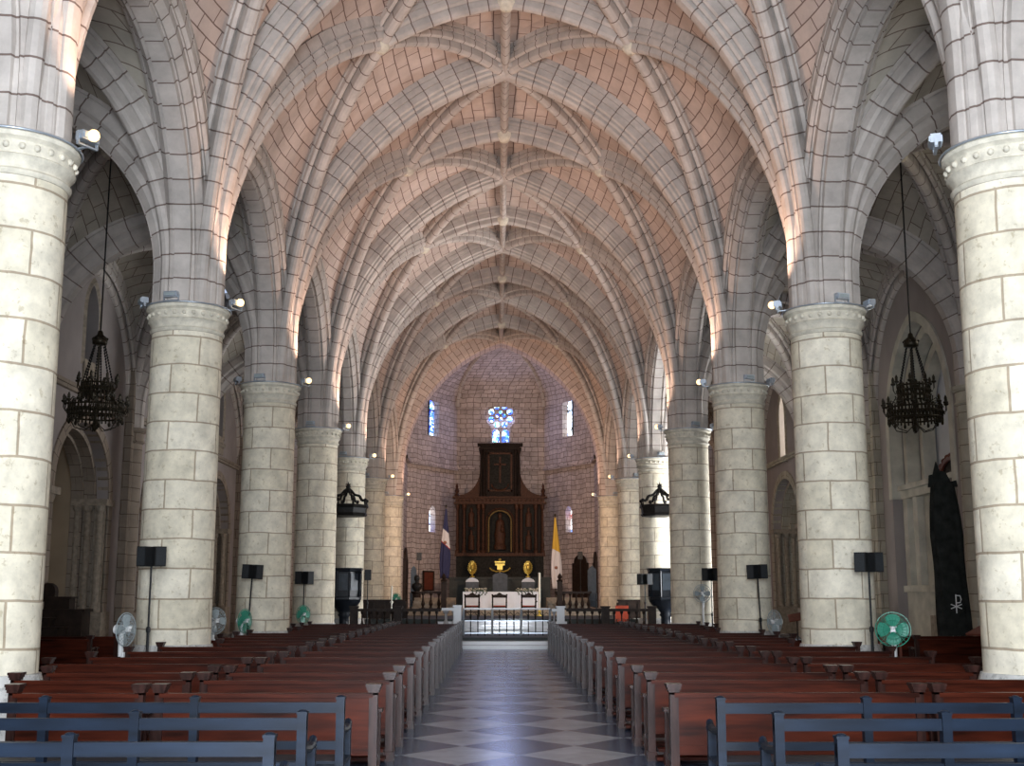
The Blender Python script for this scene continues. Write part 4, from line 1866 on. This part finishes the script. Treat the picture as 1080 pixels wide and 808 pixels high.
# small figures around the altar
p = at(440.5, 636, 60.5)
t = thing('bust_on_pedestal', 'dark bust on a pedestal left of the chancel balustrade', 'statue', (p.x, 59.7, .98))
q = MB()
q.lathe([(.3, 0), (.3, .1), (.2, .15), (.2, .75), (.28, .8), (.28, .86)], seg=12)
q.build('pedestal', 'dark', t)
q = MB()
q.lathe([(.12, .86), (.2, .95), (.26, 1.1), (.24, 1.2), (.1, 1.28), (.08, 1.34), (.13, 1.42), (.14, 1.52), (.1, 1.62), (.01, 1.66)], seg=14, sy=.7)
q.build('bust', 'iron', t, True)
p = at(458, 613, 73)
t = thing('framed_picture', 'small reddish framed picture on the apse wall left of the retable', 'picture', (XC - 4.25, 71.75, p.z), math.atan2(4.6, 2.7))
q = MB()
q.box(-.5, .5, -.05, .0, -.55, .55)
q.build('canvas', 'redwood', t)
q = MB()
for a, b, c, d in ((-.56, .56, .5, .58), (-.56, .56, -.58, -.5), (-.56, -.48, -.58, .58), (.48, .56, -.58, .58)):
    q.box(a, b, -.08, 0, c, d)
q.build('frame', 'dark', t)
p = at(653, 645, 46)
t = thing('upholstered_chair', 'orange-red upholstered chair behind the right altar rail', 'chair', (p.x, 45.2, .30))
q = MB()
q.box(-.24, .24, -.22, .22, .40, .48)
q.build('seat', 'red', t)
q = MB()
q.box(-.24, .24, -.26, -.2, .5, .98)
q.build('backrest', 'red', t)
for x in (-.2, .2):
    for y in (-.22, .2):
        q = MB()
        q.box(x - .02, x + .02, y - .02, y + .02, 0, .98 if y < 0 else .42)
        q.build('leg', 'dark', t)

# carved wooden seats (sedilia) and doors in the chancel
for px0, px1, y_, lab in ((433, 439, 61, 'grey high-backed carved seat beside the dark door on the left of the chancel'),
                          (620, 629, 61, 'grey high-backed carved seat below the dark arched door on the right of the chancel')):
    a_, b_ = at(px0, 620, y_).x, at(px1, 620, y_).x
    t = thing('high_backed_seat', lab, 'seat', ((a_ + b_) / 2, y_, .98), 0, 'chancel seats')
    w_ = (b_ - a_) / 2
    q = MB()
    q.box(-w_, w_, 0, .06, .1, 1.9)
    q.prism([(-w_, 1.9), (w_, 1.9), (w_ * .5, 2.05), (0, 2.12), (-w_ * .5, 2.05)], 0, .06)
    q.build('backrest', 'pulpitp', t)
    q = MB()
    q.box(-w_, w_, -.45, 0, .4, .48)
    q.build('seat', 'pulpitp', t)
    for x in (-w_, w_ - .04):
        q = MB()
        q.box(x, x + .04, -.45, .06, 0, .8)
        q.build('side_panel', 'pulpitp', t)
p = at(618, 628, 69)
wall_door('door_1', XC + 5.32, 68.9, 1.5, 3.1, R(90), .98)
wall_door('door_2', XC - 5.32, 68.6, 1.5, 3.3, R(90), .98)
p = at(618, 600, 71.3)
wall_door('door_3', XC + 4.62, 71.0, 1.2, 3.0, R(-59.6), .98)


# ------------------------------------------------------------------ retable
RY = 71.5
t = thing('altar_retable', 'tall dark carved wooden retable with gilded carving behind the altar', 'altarpiece', (0, 0, 0))
def rx(px):
    return at(px, 560, RY).x
def rz_(py):
    return at(527, py, RY).z
cx = rx(527.3)
HW = rx(573.3) - cx
zb, zp, zb1, zc0, zc1, zt = .98, rz_(609), rz_(585), rz_(532), rz_(524), rz_(468)
q = MB()
q.box(cx - HW - .35, cx + HW + .35, RY - .9, RY + .6, zb, zp - .12)
q.box(cx - HW - .42, cx + HW + .42, RY - 1.0, RY + .6, zp - .12, zp)
q.build('altar_base', 'green', t)
for xx in (-2.75, -1.7, -.8, .8, 1.7, 2.75):
    q = MB()
    q.box(cx + xx - .10, cx + xx + .10, RY - .95, RY - .9, zb, zp - .12)
    q.build('base_pilaster', 'green', t)
q = MB()
q.box(cx - HW, cx + HW, RY - .15, RY + .5, zp, zb1)
q.build('predella', 'retpanel', t)
q = MB()
q.box(cx - HW - .08, cx + HW + .08, RY - .3, RY + .5, zb1 - .10, zb1 + .08)
q.build('predella_cornice', 'retgold', t)
# body with arched niche
npoly = pointed(cx, .66, zb1 + .15, zc0 - 1.0, zc0 - .38, 8)
holed([(cx - HW, zb1 + .08), (cx + HW, zb1 + .08), (cx + HW, zc0), (cx - HW, zc0)], [npoly], .45, lambda a, b, tt: Vector((a, RY + tt, b)), 'body', 'retable', t)
q = MB()
q.box(cx - 1.0, cx + 1.0, RY + .45, RY + .5, zb1, zc0)
q.build('niche_back', 'retpanel', t)
q = MB()
q.tube([(x, RY - .04, z) for x, z in npoly], .045, 6)
q.build('niche_moulding', 'nichegold', t)
q = MB()
q.tube([(x, RY - .02, z) for x, z in pointed(cx, .80, zb1 + .15, zc0 - .98, zc0 - .25, 8)], .05, 6)
q.build('niche_moulding', 'retgold', t)
for xx in (-2.5, -2.1, -1.25, -.98, .98, 1.25, 2.1, 2.5):
    q = MB()
    h = zc0 - zb1 - .1
    q.lathe([(.13, 0), (.13, .12), (.08, .2), (.11, .5), (.075, .62), (.085, h * .5), (.07, h - .35), (.12, h - .22), (.14, h)], (cx + xx, RY - .15, zb1 + .08), 10)
    q.build('colonnette', 'retgold', t)
for xx in (-1.68, 1.68):
    q = MB()
    zm = (zb1 + zc0) / 2
    q.box(cx + xx - .30, cx + xx + .30, RY - .04, RY + .02, zb1 + .25, zm - .1)
    q.box(cx + xx - .30, cx + xx + .30, RY - .04, RY + .02, zm + .1, zc0 - .2)
    q.build('painted_panel', 'retpanel', t)
    for z0 in (zb1 + .28, zm + .14):
        q = MB()
        q.lathe([(.18, 0), (.20, .1), (.16, .5), (.18, .75), (.10, .85), (.05, .9), (.08, .96), (.09, 1.04), (.05, 1.12), (.01, 1.14)], (cx + xx, RY - .1, z0), 12, sy=.6)
        q.build('saint_relief', 'retgold', t, True)
# enthroned figure in the niche
q = MB()
z0 = zb1 + .3
q.lathe([(.36, 0), (.36, .25), (.28, .3), (.3, .6), (.34, .9), (.24, 1.3), (.26, 1.55), (.2, 1.7), (.07, 1.78), (.07, 1.84), (.12, 1.92), (.13, 2.02), (.08, 2.14), (.01, 2.16)],
        (cx, RY + .25, z0), 16, sy=.6)
q.ball((cx + .15, RY + .05, z0 + 1.35), .1, 10)
q.ball((cx + .15, RY + .05, z0 + 1.15), .14, 10, 1.3)
q.build('niche_statue', 'gold', t, True).data.materials[0] = M['retgold']
# cornice
q = MB()
q.box(cx - HW - .15, cx + HW + .15, RY - .25, RY + .5, zc0, zc0 + .12)
q.box(cx - HW - .05, cx + HW + .05, RY - .15, RY + .5, zc0 + .12, zc1 - .1)
q.box(cx - HW - .22, cx + HW + .22, RY - .32, RY + .5, zc1 - .1, zc1)
for i in range(22):
    x = cx - HW + (i + .5) * 2 * HW / 22
    q.ball((x, RY - .16, (zc0 + zc1) / 2), .05, 6)
q.build('cornice', 'retgold', t)
HT = rx(550) - cx
# upper storey
q = MB()
q.box(cx - HT + .1, cx + HT - .1, RY - .05, RY + .45, zc1, zt - .35)
q.build('attic_storey', 'retable', t)
q = MB()
q.box(cx - HT, cx + HT, RY - .2, RY + .5, zt - .38, zt - .25)
q.box(cx - HT + .08, cx + HT - .08, RY - .12, RY + .5, zt - .25, zt - .12)
q.box(cx - HT - .08, cx + HT + .08, RY - .28, RY + .5, zt - .12, zt)
q.build('attic_cornice', 'retable', t)
q = MB()
zz0, zz1 = zc1 + .3, zt - .55
for a, b, c, d in ((-.72, .72, zz1 - .1, zz1), (-.72, .72, zz0, zz0 + .1), (-.72, -.62, zz0, zz1), (.62, .72, zz0, zz1)):
    q.box(cx + a, cx + b, RY - .14, RY - .05, c, d)
q.build('attic_frame', 'retgold', t)
q = MB()
q.box(cx - .62, cx + .62, RY - .08, RY - .05, zz0 + .1, zz1 - .1)
q.build('attic_panel', 'retpanel', t)
q = MB()
q.box(cx - .05, cx + .05, RY - .13, RY - .08, zz0 + .5, zz1 - .25)
q.box(cx - .35, cx + .35, RY - .13, RY - .08, zz1 - .75, zz1 - .65)
q.build('crucifix', 'retgold', t)
q = MB()
q.tube([(cx + .5 * math.cos(a), RY - .12, zc1 + .75 - .38 * math.sin(a)) for a in [PI * i / 10 for i in range(11)]], .05, 6)
q.build('garland_carving', 'retgold', t)
for xx in (-1, 1):
    for off_ in (.92, 1.12):
        q = MB()
        h = zt - .4 - zc1
        q.lathe([(.10, 0), (.10, .15), (.07, .25), (.08, h * .4), (.06, h - .3), (.10, h - .15), (.11, h)], (cx + xx * off_, RY - .12, zc1), 10)
        q.build('colonnette', 'retable', t)
    q = MB()
    poly = [(cx + xx * (HT - .1), zc1), (cx + xx * (HT - .1), zc1 + 1.75)]
    for i in range(1, 10):
        a = PI / 2 * i / 9
        poly.append((cx + xx * (HT - .1 + (HW - HT - .1) * (1 - math.cos(a)) * 1.0), zc1 + .12 + 1.63 * (1 - math.sin(a))))
    poly.append((cx + xx * (HW - .2), zc1))
    q.prism(poly, RY, RY + .3)
    q.build('shoulder_scroll', 'retgold', t)
    q = MB()
    q.lathe([(.12, 0), (.16, .08), (.08, .2), (.14, .36), (.06, .52), (.08, .62), (.001, .86)], (cx + xx * (HW - .02), RY + .1, zc1), 10)
    q.build('finial', 'retgold', t)

# gilt works on the predella
for px, py, nm, lab in ((498.5, 599, 'gilt_reliquary', 'oval gold openwork reliquary on the left of the retable base'),
                        (556.5, 599, 'gilt_reliquary', 'oval gold openwork reliquary on the right of the retable base'),
                        (527.3, 597, 'gilt_tabernacle', 'gold crowned emblem with spreading arms in the middle of the retable base')):
    x, z = rx(px), rz_(py)
    t = thing(nm, lab, 'ornament', (x, RY - .55, zp), 0, 'gold works on the retable base')
    q = MB()
    q.lathe([(.14, 0), (.14, .04), (.04, .1), (.04, .2), (.07, .24)], seg=12)
    q.build('foot', 'gold', t)
    q = MB()
    zc_ = z - zp
    if nm == 'gilt_reliquary':
        for i in range(20):
            a = 2 * PI * i / 20
            q.tube([(.1 * math.cos(a), 0, zc_ + .18 * math.sin(a)), (.27 * math.cos(a), 0, zc_ + .40 * math.sin(a))], .022, 5)
        pp = [(.22 * math.cos(2 * PI * i / 24), 0, zc_ + .33 * math.sin(2 * PI * i / 24)) for i in range(24)]
        q.tube(pp, .035, 6, True)
        q.ball((0, 0, zc_), .12, 10, 1.5)
        q.tube([(0, 0, .2), (0, 0, zc_)], .03, 6)
    else:
        q.box(-.28, .28, -.05, .05, zc_ + .02, zc_ + .12)
        q.box(-.16, .16, -.05, .05, zc_ - .22, zc_ + .02)
        q.box(-.30, .30, -.05, .05, zc_ + .18, zc_ + .26)
        q.ball((0, 0, zc_ + .34), .09, 10)
        q.tube([(-.6, 0, zc_ - .12), (-.45, 0, zc_ - .26), (-.2, 0, zc_ - .34), (0, 0, zc_ - .28), (.2, 0, zc_ - .34), (.45, 0, zc_ - .26), (.6, 0, zc_ - .12)], .04, 6)
        q.tube([(0, 0, .2), (0, 0, zc_)], .04, 6)
    q.build('openwork', 'gold', t)
# pale boxes in front of the base (reliquary caskets)
for px, lab in ((498, 'pale grey domed casket in front of the left part of the green marble base'),
                (527.5, 'dark high-backed throne in front of the middle of the green marble base'),
                (557, 'pale grey domed casket in front of the right part of the green marble base')):
    x = at(px, 620, 69.3).x
    if 'throne' in lab:
        t = thing('throne', lab, 'chair', (x, 69.3, .98))
        q = MB()
        q.box(-.42, .42, .15, .25, .3, 1.75)
        q.prism([(-.46, 1.75), (.46, 1.75), (.3, 1.88), (0, 1.95), (-.3, 1.88)], .14, .26)
        q.build('backrest', 'pulpitp', t)
        q = MB()
        q.box(-.42, .42, -.4, .25, .45, .55)
        q.build('seat', 'dark', t)
        for xx in (-.42, .36):
            q = MB()
            q.box(xx, xx + .06, -.4, .25, 0, .8)
            q.build('armrest', 'dark', t)
    else:
        t = thing('casket', lab, 'casket', (x, 69.3, .98), 0, 'caskets before the retable')
        q = MB()
        q.box(-.4, .4, -.25, .25, 0, 1.05)
        q.build('stand', 'green', t)
        q = MB()
        q.box(-.36, .36, -.22, .22, 1.05, 1.42)
        q.build('box', 'pulpitp', t)
        q = MB()
        q.prism([(-.38, 1.42), (.38, 1.42), (.3, 1.54), (.15, 1.62), (0, 1.66), (-.15, 1.62), (-.3, 1.54)], -.24, .24)
        q.build('lid', 'marble', t)


# ------------------------------------------------------------------ flags
def zband(name, bands, axis_tilt=0.0):
    m, nt, b = mat(name)
    tc = N(nt, 'ShaderNodeTexCoord')
    sep = N(nt, 'ShaderNodeSeparateXYZ')
    nt.links.new(tc.outputs['Object'], sep.inputs[0])
    ma = N(nt, 'ShaderNodeMath', operation='MULTIPLY_ADD')
    nt.links.new(sep.outputs[0], ma.inputs[0])
    ma.inputs[1].default_value = axis_tilt
    nt.links.new(sep.outputs[2], ma.inputs[2])
    mr = N(nt, 'ShaderNodeMapRange')
    mr.inputs['From Min'].default_value = 0
    mr.inputs['From Max'].default_value = 4.0
    nt.links.new(ma.outputs[0], mr.inputs['Value'])
    n = nt.nodes.new('ShaderNodeValToRGB')
    cr_ = n.color_ramp
    cr_.interpolation = 'CONSTANT'
    while len(cr_.elements) < len(bands):
        cr_.elements.new(.5)
    for e, (p_, c) in zip(cr_.elements, bands):
        e.position = p_
        e.color = (*c, 1)
    nt.links.new(mr.outputs[0], n.inputs[0])
    nt.links.new(n.outputs[0], b.inputs['Base Color'])
    b.inputs['Roughness'].default_value = .75
    return m


BLU, WHT, RED_, YEL = (0.008, 0.012, 0.06), (0.50, 0.50, 0.52), (0.3, 0.03, 0.03), (0.45, 0.29, 0.03)
M['flag_a'] = zband('blue white and red flag cloth', [(0, BLU), (.42, RED_), (.435, WHT), (.62, BLU)], 0.9)
M['flag_b'] = zband('yellow and white flag cloth', [(0, WHT), (.50, YEL)], 0.5)
M['emblem'] = plain('flag emblem', (.25, .12, .08), .7)


def make_flag(name, lab, px, ptop, pbot, d, m, ex):
    a, b = at(px, ptop, d), at(px, pbot, d)
    H = a.z - b.z
    zf = .98
    t = thing(name, lab, 'flag', (a.x, d, zf))
    q = MB()
    q.tube([(0, 0, .0), (0, 0, a.z - zf + .05)], .025, 8)
    q.ball((0, 0, a.z - zf + .1), .05, 8, 1.6)
    q.build('pole', 'bronze', t)
    q = MB()
    q.lathe([(.22, 0), (.22, .05), (.06, .1), (.06, .3)], seg=14)
    q.build('base', 'dark', t)
    q = MB()
    nz_, na = 26, 40
    pts, fs = [], []
    for i in range(nz_ + 1):
        f_ = i / nz_
        z = (a.z - zf) - .05 - H * f_
        w_ = .045 + .21 * min(1, f_ * 1.5) * (1 - .25 * max(0, f_ - .8) / .2)
        for j in range(na):
            an = 2 * PI * j / na
            rr = w_ * (1 + .22 * math.sin(an * 7 + f_ * 2) * min(1, f_ * 3))
            pts.append((rr * math.cos(an) + ex * .06 * f_, rr * .5 * math.sin(an), z))
    for i in range(nz_):
        for j in range(na):
            fs.append((i * na + j, i * na + (j + 1) % na, (i + 1) * na + (j + 1) % na, (i + 1) * na + j))
    fs.append(tuple(range(nz_ * na, (nz_ + 1) * na)))
    q.add([(x, y, z - (b.z - zf)) for x, y, z in pts], fs)
    o = q.build('cloth', m, t, True)
    o.location = (0, 0, b.z - zf)
    q = MB()
    zz = H * .5 if ex < 0 else H * .28
    q.ball((ex * .03, -.13, zz), .09, 10)
    e = q.build('emblem', 'emblem', o)
    return t


make_flag('flag', 'furled blue and white flag on a pole left of the retable', 470.5, 536, 609, 66.0, 'flag_a', -1)
make_flag('flag', 'furled yellow and white flag on a pole right of the retable', 585.5, 545, 620, 66.0, 'flag_b', 1)

# ------------------------------------------------------------------ right aisle: black draped stand, retable, lecterns
p = at(1003, 560, 28.2)
t = thing('draped_stand', 'tall stand draped in black cloth bearing a white cross monogram, before the right aisle wall', 'stand', (p.x, 28.2, 0), R(-12))
q = MB()
nz_, na = 40, 48
pts, fs = [], []
for i in range(nz_ + 1):
    f_ = i / nz_
    z = .15 + (4.25 - .15) * f_
    hw_x = .35 + .02 * math.sin(f_ * 9) - (.0 if f_ < .70 else .12 * (f_ - .70) / .30)
    sh = -.02 - .12 * f_
    for j in range(na):
        an = 2 * PI * j / na
        cx_, sy_ = math.cos(an), math.sin(an)
        rr = 1 + .06 * math.sin(an * 9 + 3 * f_)
        k_ = .85 if i == nz_ else 1
        pts.append((math.copysign(abs(cx_) ** .55, cx_) * hw_x * rr * k_ + sh, math.copysign(abs(sy_) ** .6, sy_) * .20 * rr * k_, z))
for i in range(nz_):
    for j in range(na):
        fs.append((i * na + j, i * na + (j + 1) % na, (i + 1) * na + (j + 1) % na, (i + 1) * na + j))
fs.append(tuple(range(nz_ * na, (nz_ + 1) * na)))
q.add(pts, fs)
q.build('cloth', 'blackcloth', t, True)
q = MB()
z1 = 4.25
q.prism([(-.45, z1 - .1), (.20, z1 - .1), (.18, z1 + .05), (.05, z1 + .02), (-.05, z1 + .25), (-.18, z1 + .28), (-.25, z1 + .5), (-.33, z1 + .2), (-.42, z1 + .18)], -.06, .06)
q.build('crest', 'blackcloth', t)
q = MB()
zm = 1.45
y_ = -.245
q.tube([(-.02, y_, zm - .20), (-.02, y_, zm + .22)], .014, 5)
q.tube([(-.02, y_, zm + .20), (.07, y_, zm + .19), (.09, y_, zm + .11), (.07, y_, zm + .04), (-.02, y_, zm + .03)], .014, 5)
q.tube([(-.14, y_, zm - .10), (.10, y_, zm + .0)], .012, 5)
q.tube([(-.14, y_, zm + .0), (.10, y_, zm - .10)], .012, 5)
q.build('monogram', 'white', t)
q = MB()
for s in (-.13, .02):
    q.tube([(s, y_, .74), (s + .03, y_, .65), (s + .055, y_, .72), (s + .08, y_, .65), (s + .11, y_, .74)], .011, 5)
q.build('lettering', 'white', t)
q = MB()
for xx in (-.3, .2):
    q.box(xx - .03, xx + .03, -.12, .12, 0, .3)
q.build('leg', 'redwood', t)

# brown side altarpiece with curved head on the right aisle wall
p = at(995, 520, 34.0)
t = thing('side_altarpiece', 'brown arched side altarpiece half hidden behind the black draped stand', 'altarpiece', (XC + WW + .25, 33.2, 0), R(-90))
q = MB()
q.prism(pointed(0, 1.0, 1.1, 4.7, 5.4, 10), -.05, .25)
q.build('body', 'retable', t)
q = MB()
q.prism(pointed(0, .75, 1.3, 4.5, 5.05, 10), -.10, -.05)
q.build('painted_panel', 'picture', t)
q = MB()
q.tube([(x, -.1, z) for x, z in pointed(0, 1.0, 1.1, 4.7, 5.4, 10)], .07, 6)
for x, z in pointed(0, 1.05, 4.6, 4.7, 5.45, 6):
    q.ball((x, -.08, z), .1, 8)
q.build('frame', 'redwood', t)
q = MB()
q.box(-1.2, 1.2, -.5, .2, 0, 1.1)
q.build('altar_base', 'carved', t)

p = at(1036, 664, 19.5)
t = thing('lectern', 'slanted red-brown wooden lectern beside the first column of the right row', 'lectern', (p.x + .05, 19.5, 0), R(15), 'lecterns')
q = MB()
q.cbox((0, 0, p.z + .02), (.5, .38, .035), 0, 0, R(-24))
q.build('book_rest', 'redwood', t)
q = MB()
q.tube([(.05, 0, .03), (.05, 0, p.z)], .04, 8)
q.build('post', 'redwood', t)
q = MB()
q.box(-.2, .25, -.2, .2, 0, .05)
q.build('base', 'redwood', t)
p = at(840.5, 650, 30)
t = thing('music_stand', 'black music stand in the right aisle, between the second and third columns', 'music stand', (p.x, 30, 0), R(-10), 'stands')
q = MB()
q.cbox((0, 0, p.z - .02), (.42, .32, .03), 0, R(30), R(-10))
q.build('desk', 'redwood', t)
q = MB()
q.tube([(0, .03, .3), (0, .03, p.z - .04)], .016, 6)
q.build('pole', 'black', t)
for i in range(3):
    a = i * 2 * PI / 3
    q = MB()
    q.tube([(0, .03, .34), (.3 * math.cos(a), .03 + .3 * math.sin(a), .012)], .012, 6)
    q.build('leg', 'black', t)
p = at(930, 655, 22.8)
t = thing('wooden_chair', 'reddish wooden chair back behind the fan by the second column of the right row', 'chair', (p.x + .15, 22.9, 0))
q = MB()
q.box(-.22, .22, -.02, .02, .80, 1.12)
q.build('backrest', 'redwood', t)
q = MB()
q.box(-.22, .22, -.02, .40, .45, .49)
q.build('seat', 'redwood', t)
for x in (-.2, .2):
    for y in (0, .38):
        q = MB()
        q.box(x - .02, x + .02, y - .02, y + .02, 0, 1.0 if y == 0 else .45)
        q.build('leg', 'redwood', t)
# white wall lantern bracket and framed panel in the right aisle
p = at(838.5, 492, 40.5)
t = thing('wall_lantern', 'black wall lantern with a white bowl on the right aisle wall below the window', 'lantern', (XC + WW - .3, 40.6, 5.4))
q = MB()
q.box(-.12, .12, -.12, .12, .2, 1.15)
for z in (.2, .65, 1.12):
    q.box(-.15, .15, -.15, .15, z, z + .06)
q.build('cage', 'iron', t)
q = MB()
q.lathe([(.01, -.12), (.15, -.06), (.26, .08), (.28, .2), (.01, .2)], seg=16)
q.build('bowl', 'white', t, True)
q = MB()
q.box(.0, .32, -.02, .02, .6, .66)
q.build('bracket', 'iron', t)

# ------------------------------------------------------------------ left aisle furniture
for px, y_, w_, h_, lab in ((68, 29.5, 1.0, 1.62, 'dark stepped wooden cabinet standing in the left aisle before the chapel arch'),
                            (49, 28.5, .7, 1.15, 'low dark wooden stand in the left aisle beside the first column')):
    p = at(px, 660, y_)
    t = thing('wooden_cabinet', lab, 'cabinet', (p.x, y_, 0), 0, 'dark furniture in the left aisle')
    q = MB()
    q.box(-w_ / 2, w_ / 2, -.3, .3, 0, h_ * .78)
    q.build('body', 'dark', t)
    q = MB()
    q.box(-w_ / 2 - .05, w_ / 2 + .05, -.34, .34, h_ * .78, h_ * .82)
    q.build('top', 'dark', t)
    q = MB()
    q.box(-w_ / 2 + .05, w_ * .15, -.2, .2, h_ * .82, h_ * .97)
    q.box(-w_ / 2, w_ * .2, -.24, .24, h_ * .97, h_)
    q.build('shelf', 'dark', t)
p = at(54, 630, 30.5)
t = thing('wall_shrine', 'small dark round-topped shrine on a shelf in the left aisle', 'shrine', (p.x, 30.3, 0))
q = MB()
q.tube([(0, 0, 0.0), (0, 0, 1.5)], .05, 8)
q.build('stand', 'dark', t)
q = MB()
q.prism(pointed(0, .2, 1.5, 1.75, 1.95, 6), -.12, .12)
q.build('shrine_box', 'dark', t)

# side aisle pews glimpsed behind the left columns are only dark backs
pr = make_pew(3.0)
prt = snapshot(pr)
tag(pr, 'x', 'pew', 'pews in the side aisles')
firstp = True
for s, base in ((-1, -11.0), (1, 8.3)):
    for i, y in enumerate((14.6, 16.3, 18.0, 24.5, 26.2)):
        lab = 'dark wooden pew standing in the %s side aisle, %s from the front' % (SIDE[s], ORD[i])
        if firstp:
            pr.location = (base, y, 0)
            pr['label'] = lab
            firstp = False
        else:
            copy_thing(pr, (base, y, 0), 0, lab, prt)

# ------------------------------------------------------------------ light
w_ = bpy.data.worlds.new('World')
SC.world = w_
w_.use_nodes = True
bg = w_.node_tree.nodes['Background']
bg.inputs[0].default_value = (0.55, 0.68, 0.95, 1)
bg.inputs[1].default_value = 1.0

COOL = (0.84, 0.91, 1.0)
area('west door daylight', (XC, -2.6, 3.2), (XC, 20, 2.8), 5.0, 6.0, 4500, COOL)
area('west upper fill', (XC, -2.6, 11.5), (XC, 30, 9), 3.5, 3.5, 350, COOL)  # added fill light for the upper nave, not from a known window
# daylight through the south porch (chapel opening of the fifth bay, right)
area('south porch daylight', (XC + 13.1, sum(spans(4)) / 2, 3.0), (XC, sum(spans(4)) / 2 + 1, 3.0), 4.4, 5.0, 2600, (0.95, 0.97, 1.0))
# apse windows
area('apse window daylight', (XC, 74.95, 12.35), (XC, 60, 5), 1.6, 2.4, 380, (0.5, 0.58, 1.0))
for s_ in (-1, 1):
    spot('chancel halogen', (XC + s_ * 5.0, 56.4, 7.3), (XC - s_ * 4.5, 70, 6.0), 1800, (1.0, .66, .46), R(110))
    spot('choir halogen', (XC + s_ * 5.0, 47.9, 7.3), (XC - s_ * 6.0, 60, 4.0), 800, (1.0, .62, .40), R(100))
# added spot hanging free under the vault, standing in for daylight on the steps
spot('chancel steps added spot', (XC + 3.5, 55, 13), (XC + .1, 46.9, .4), 170000, (0.92, 0.96, 1.0), R(7), 0.4, 0.3)

SC.view_settings.view_transform = 'Standard'
SC.view_settings.look = 'None'
SC.view_settings.gamma = 1
SC.view_settings.exposure = 0.0
SC.view_settings.use_curve_mapping = False
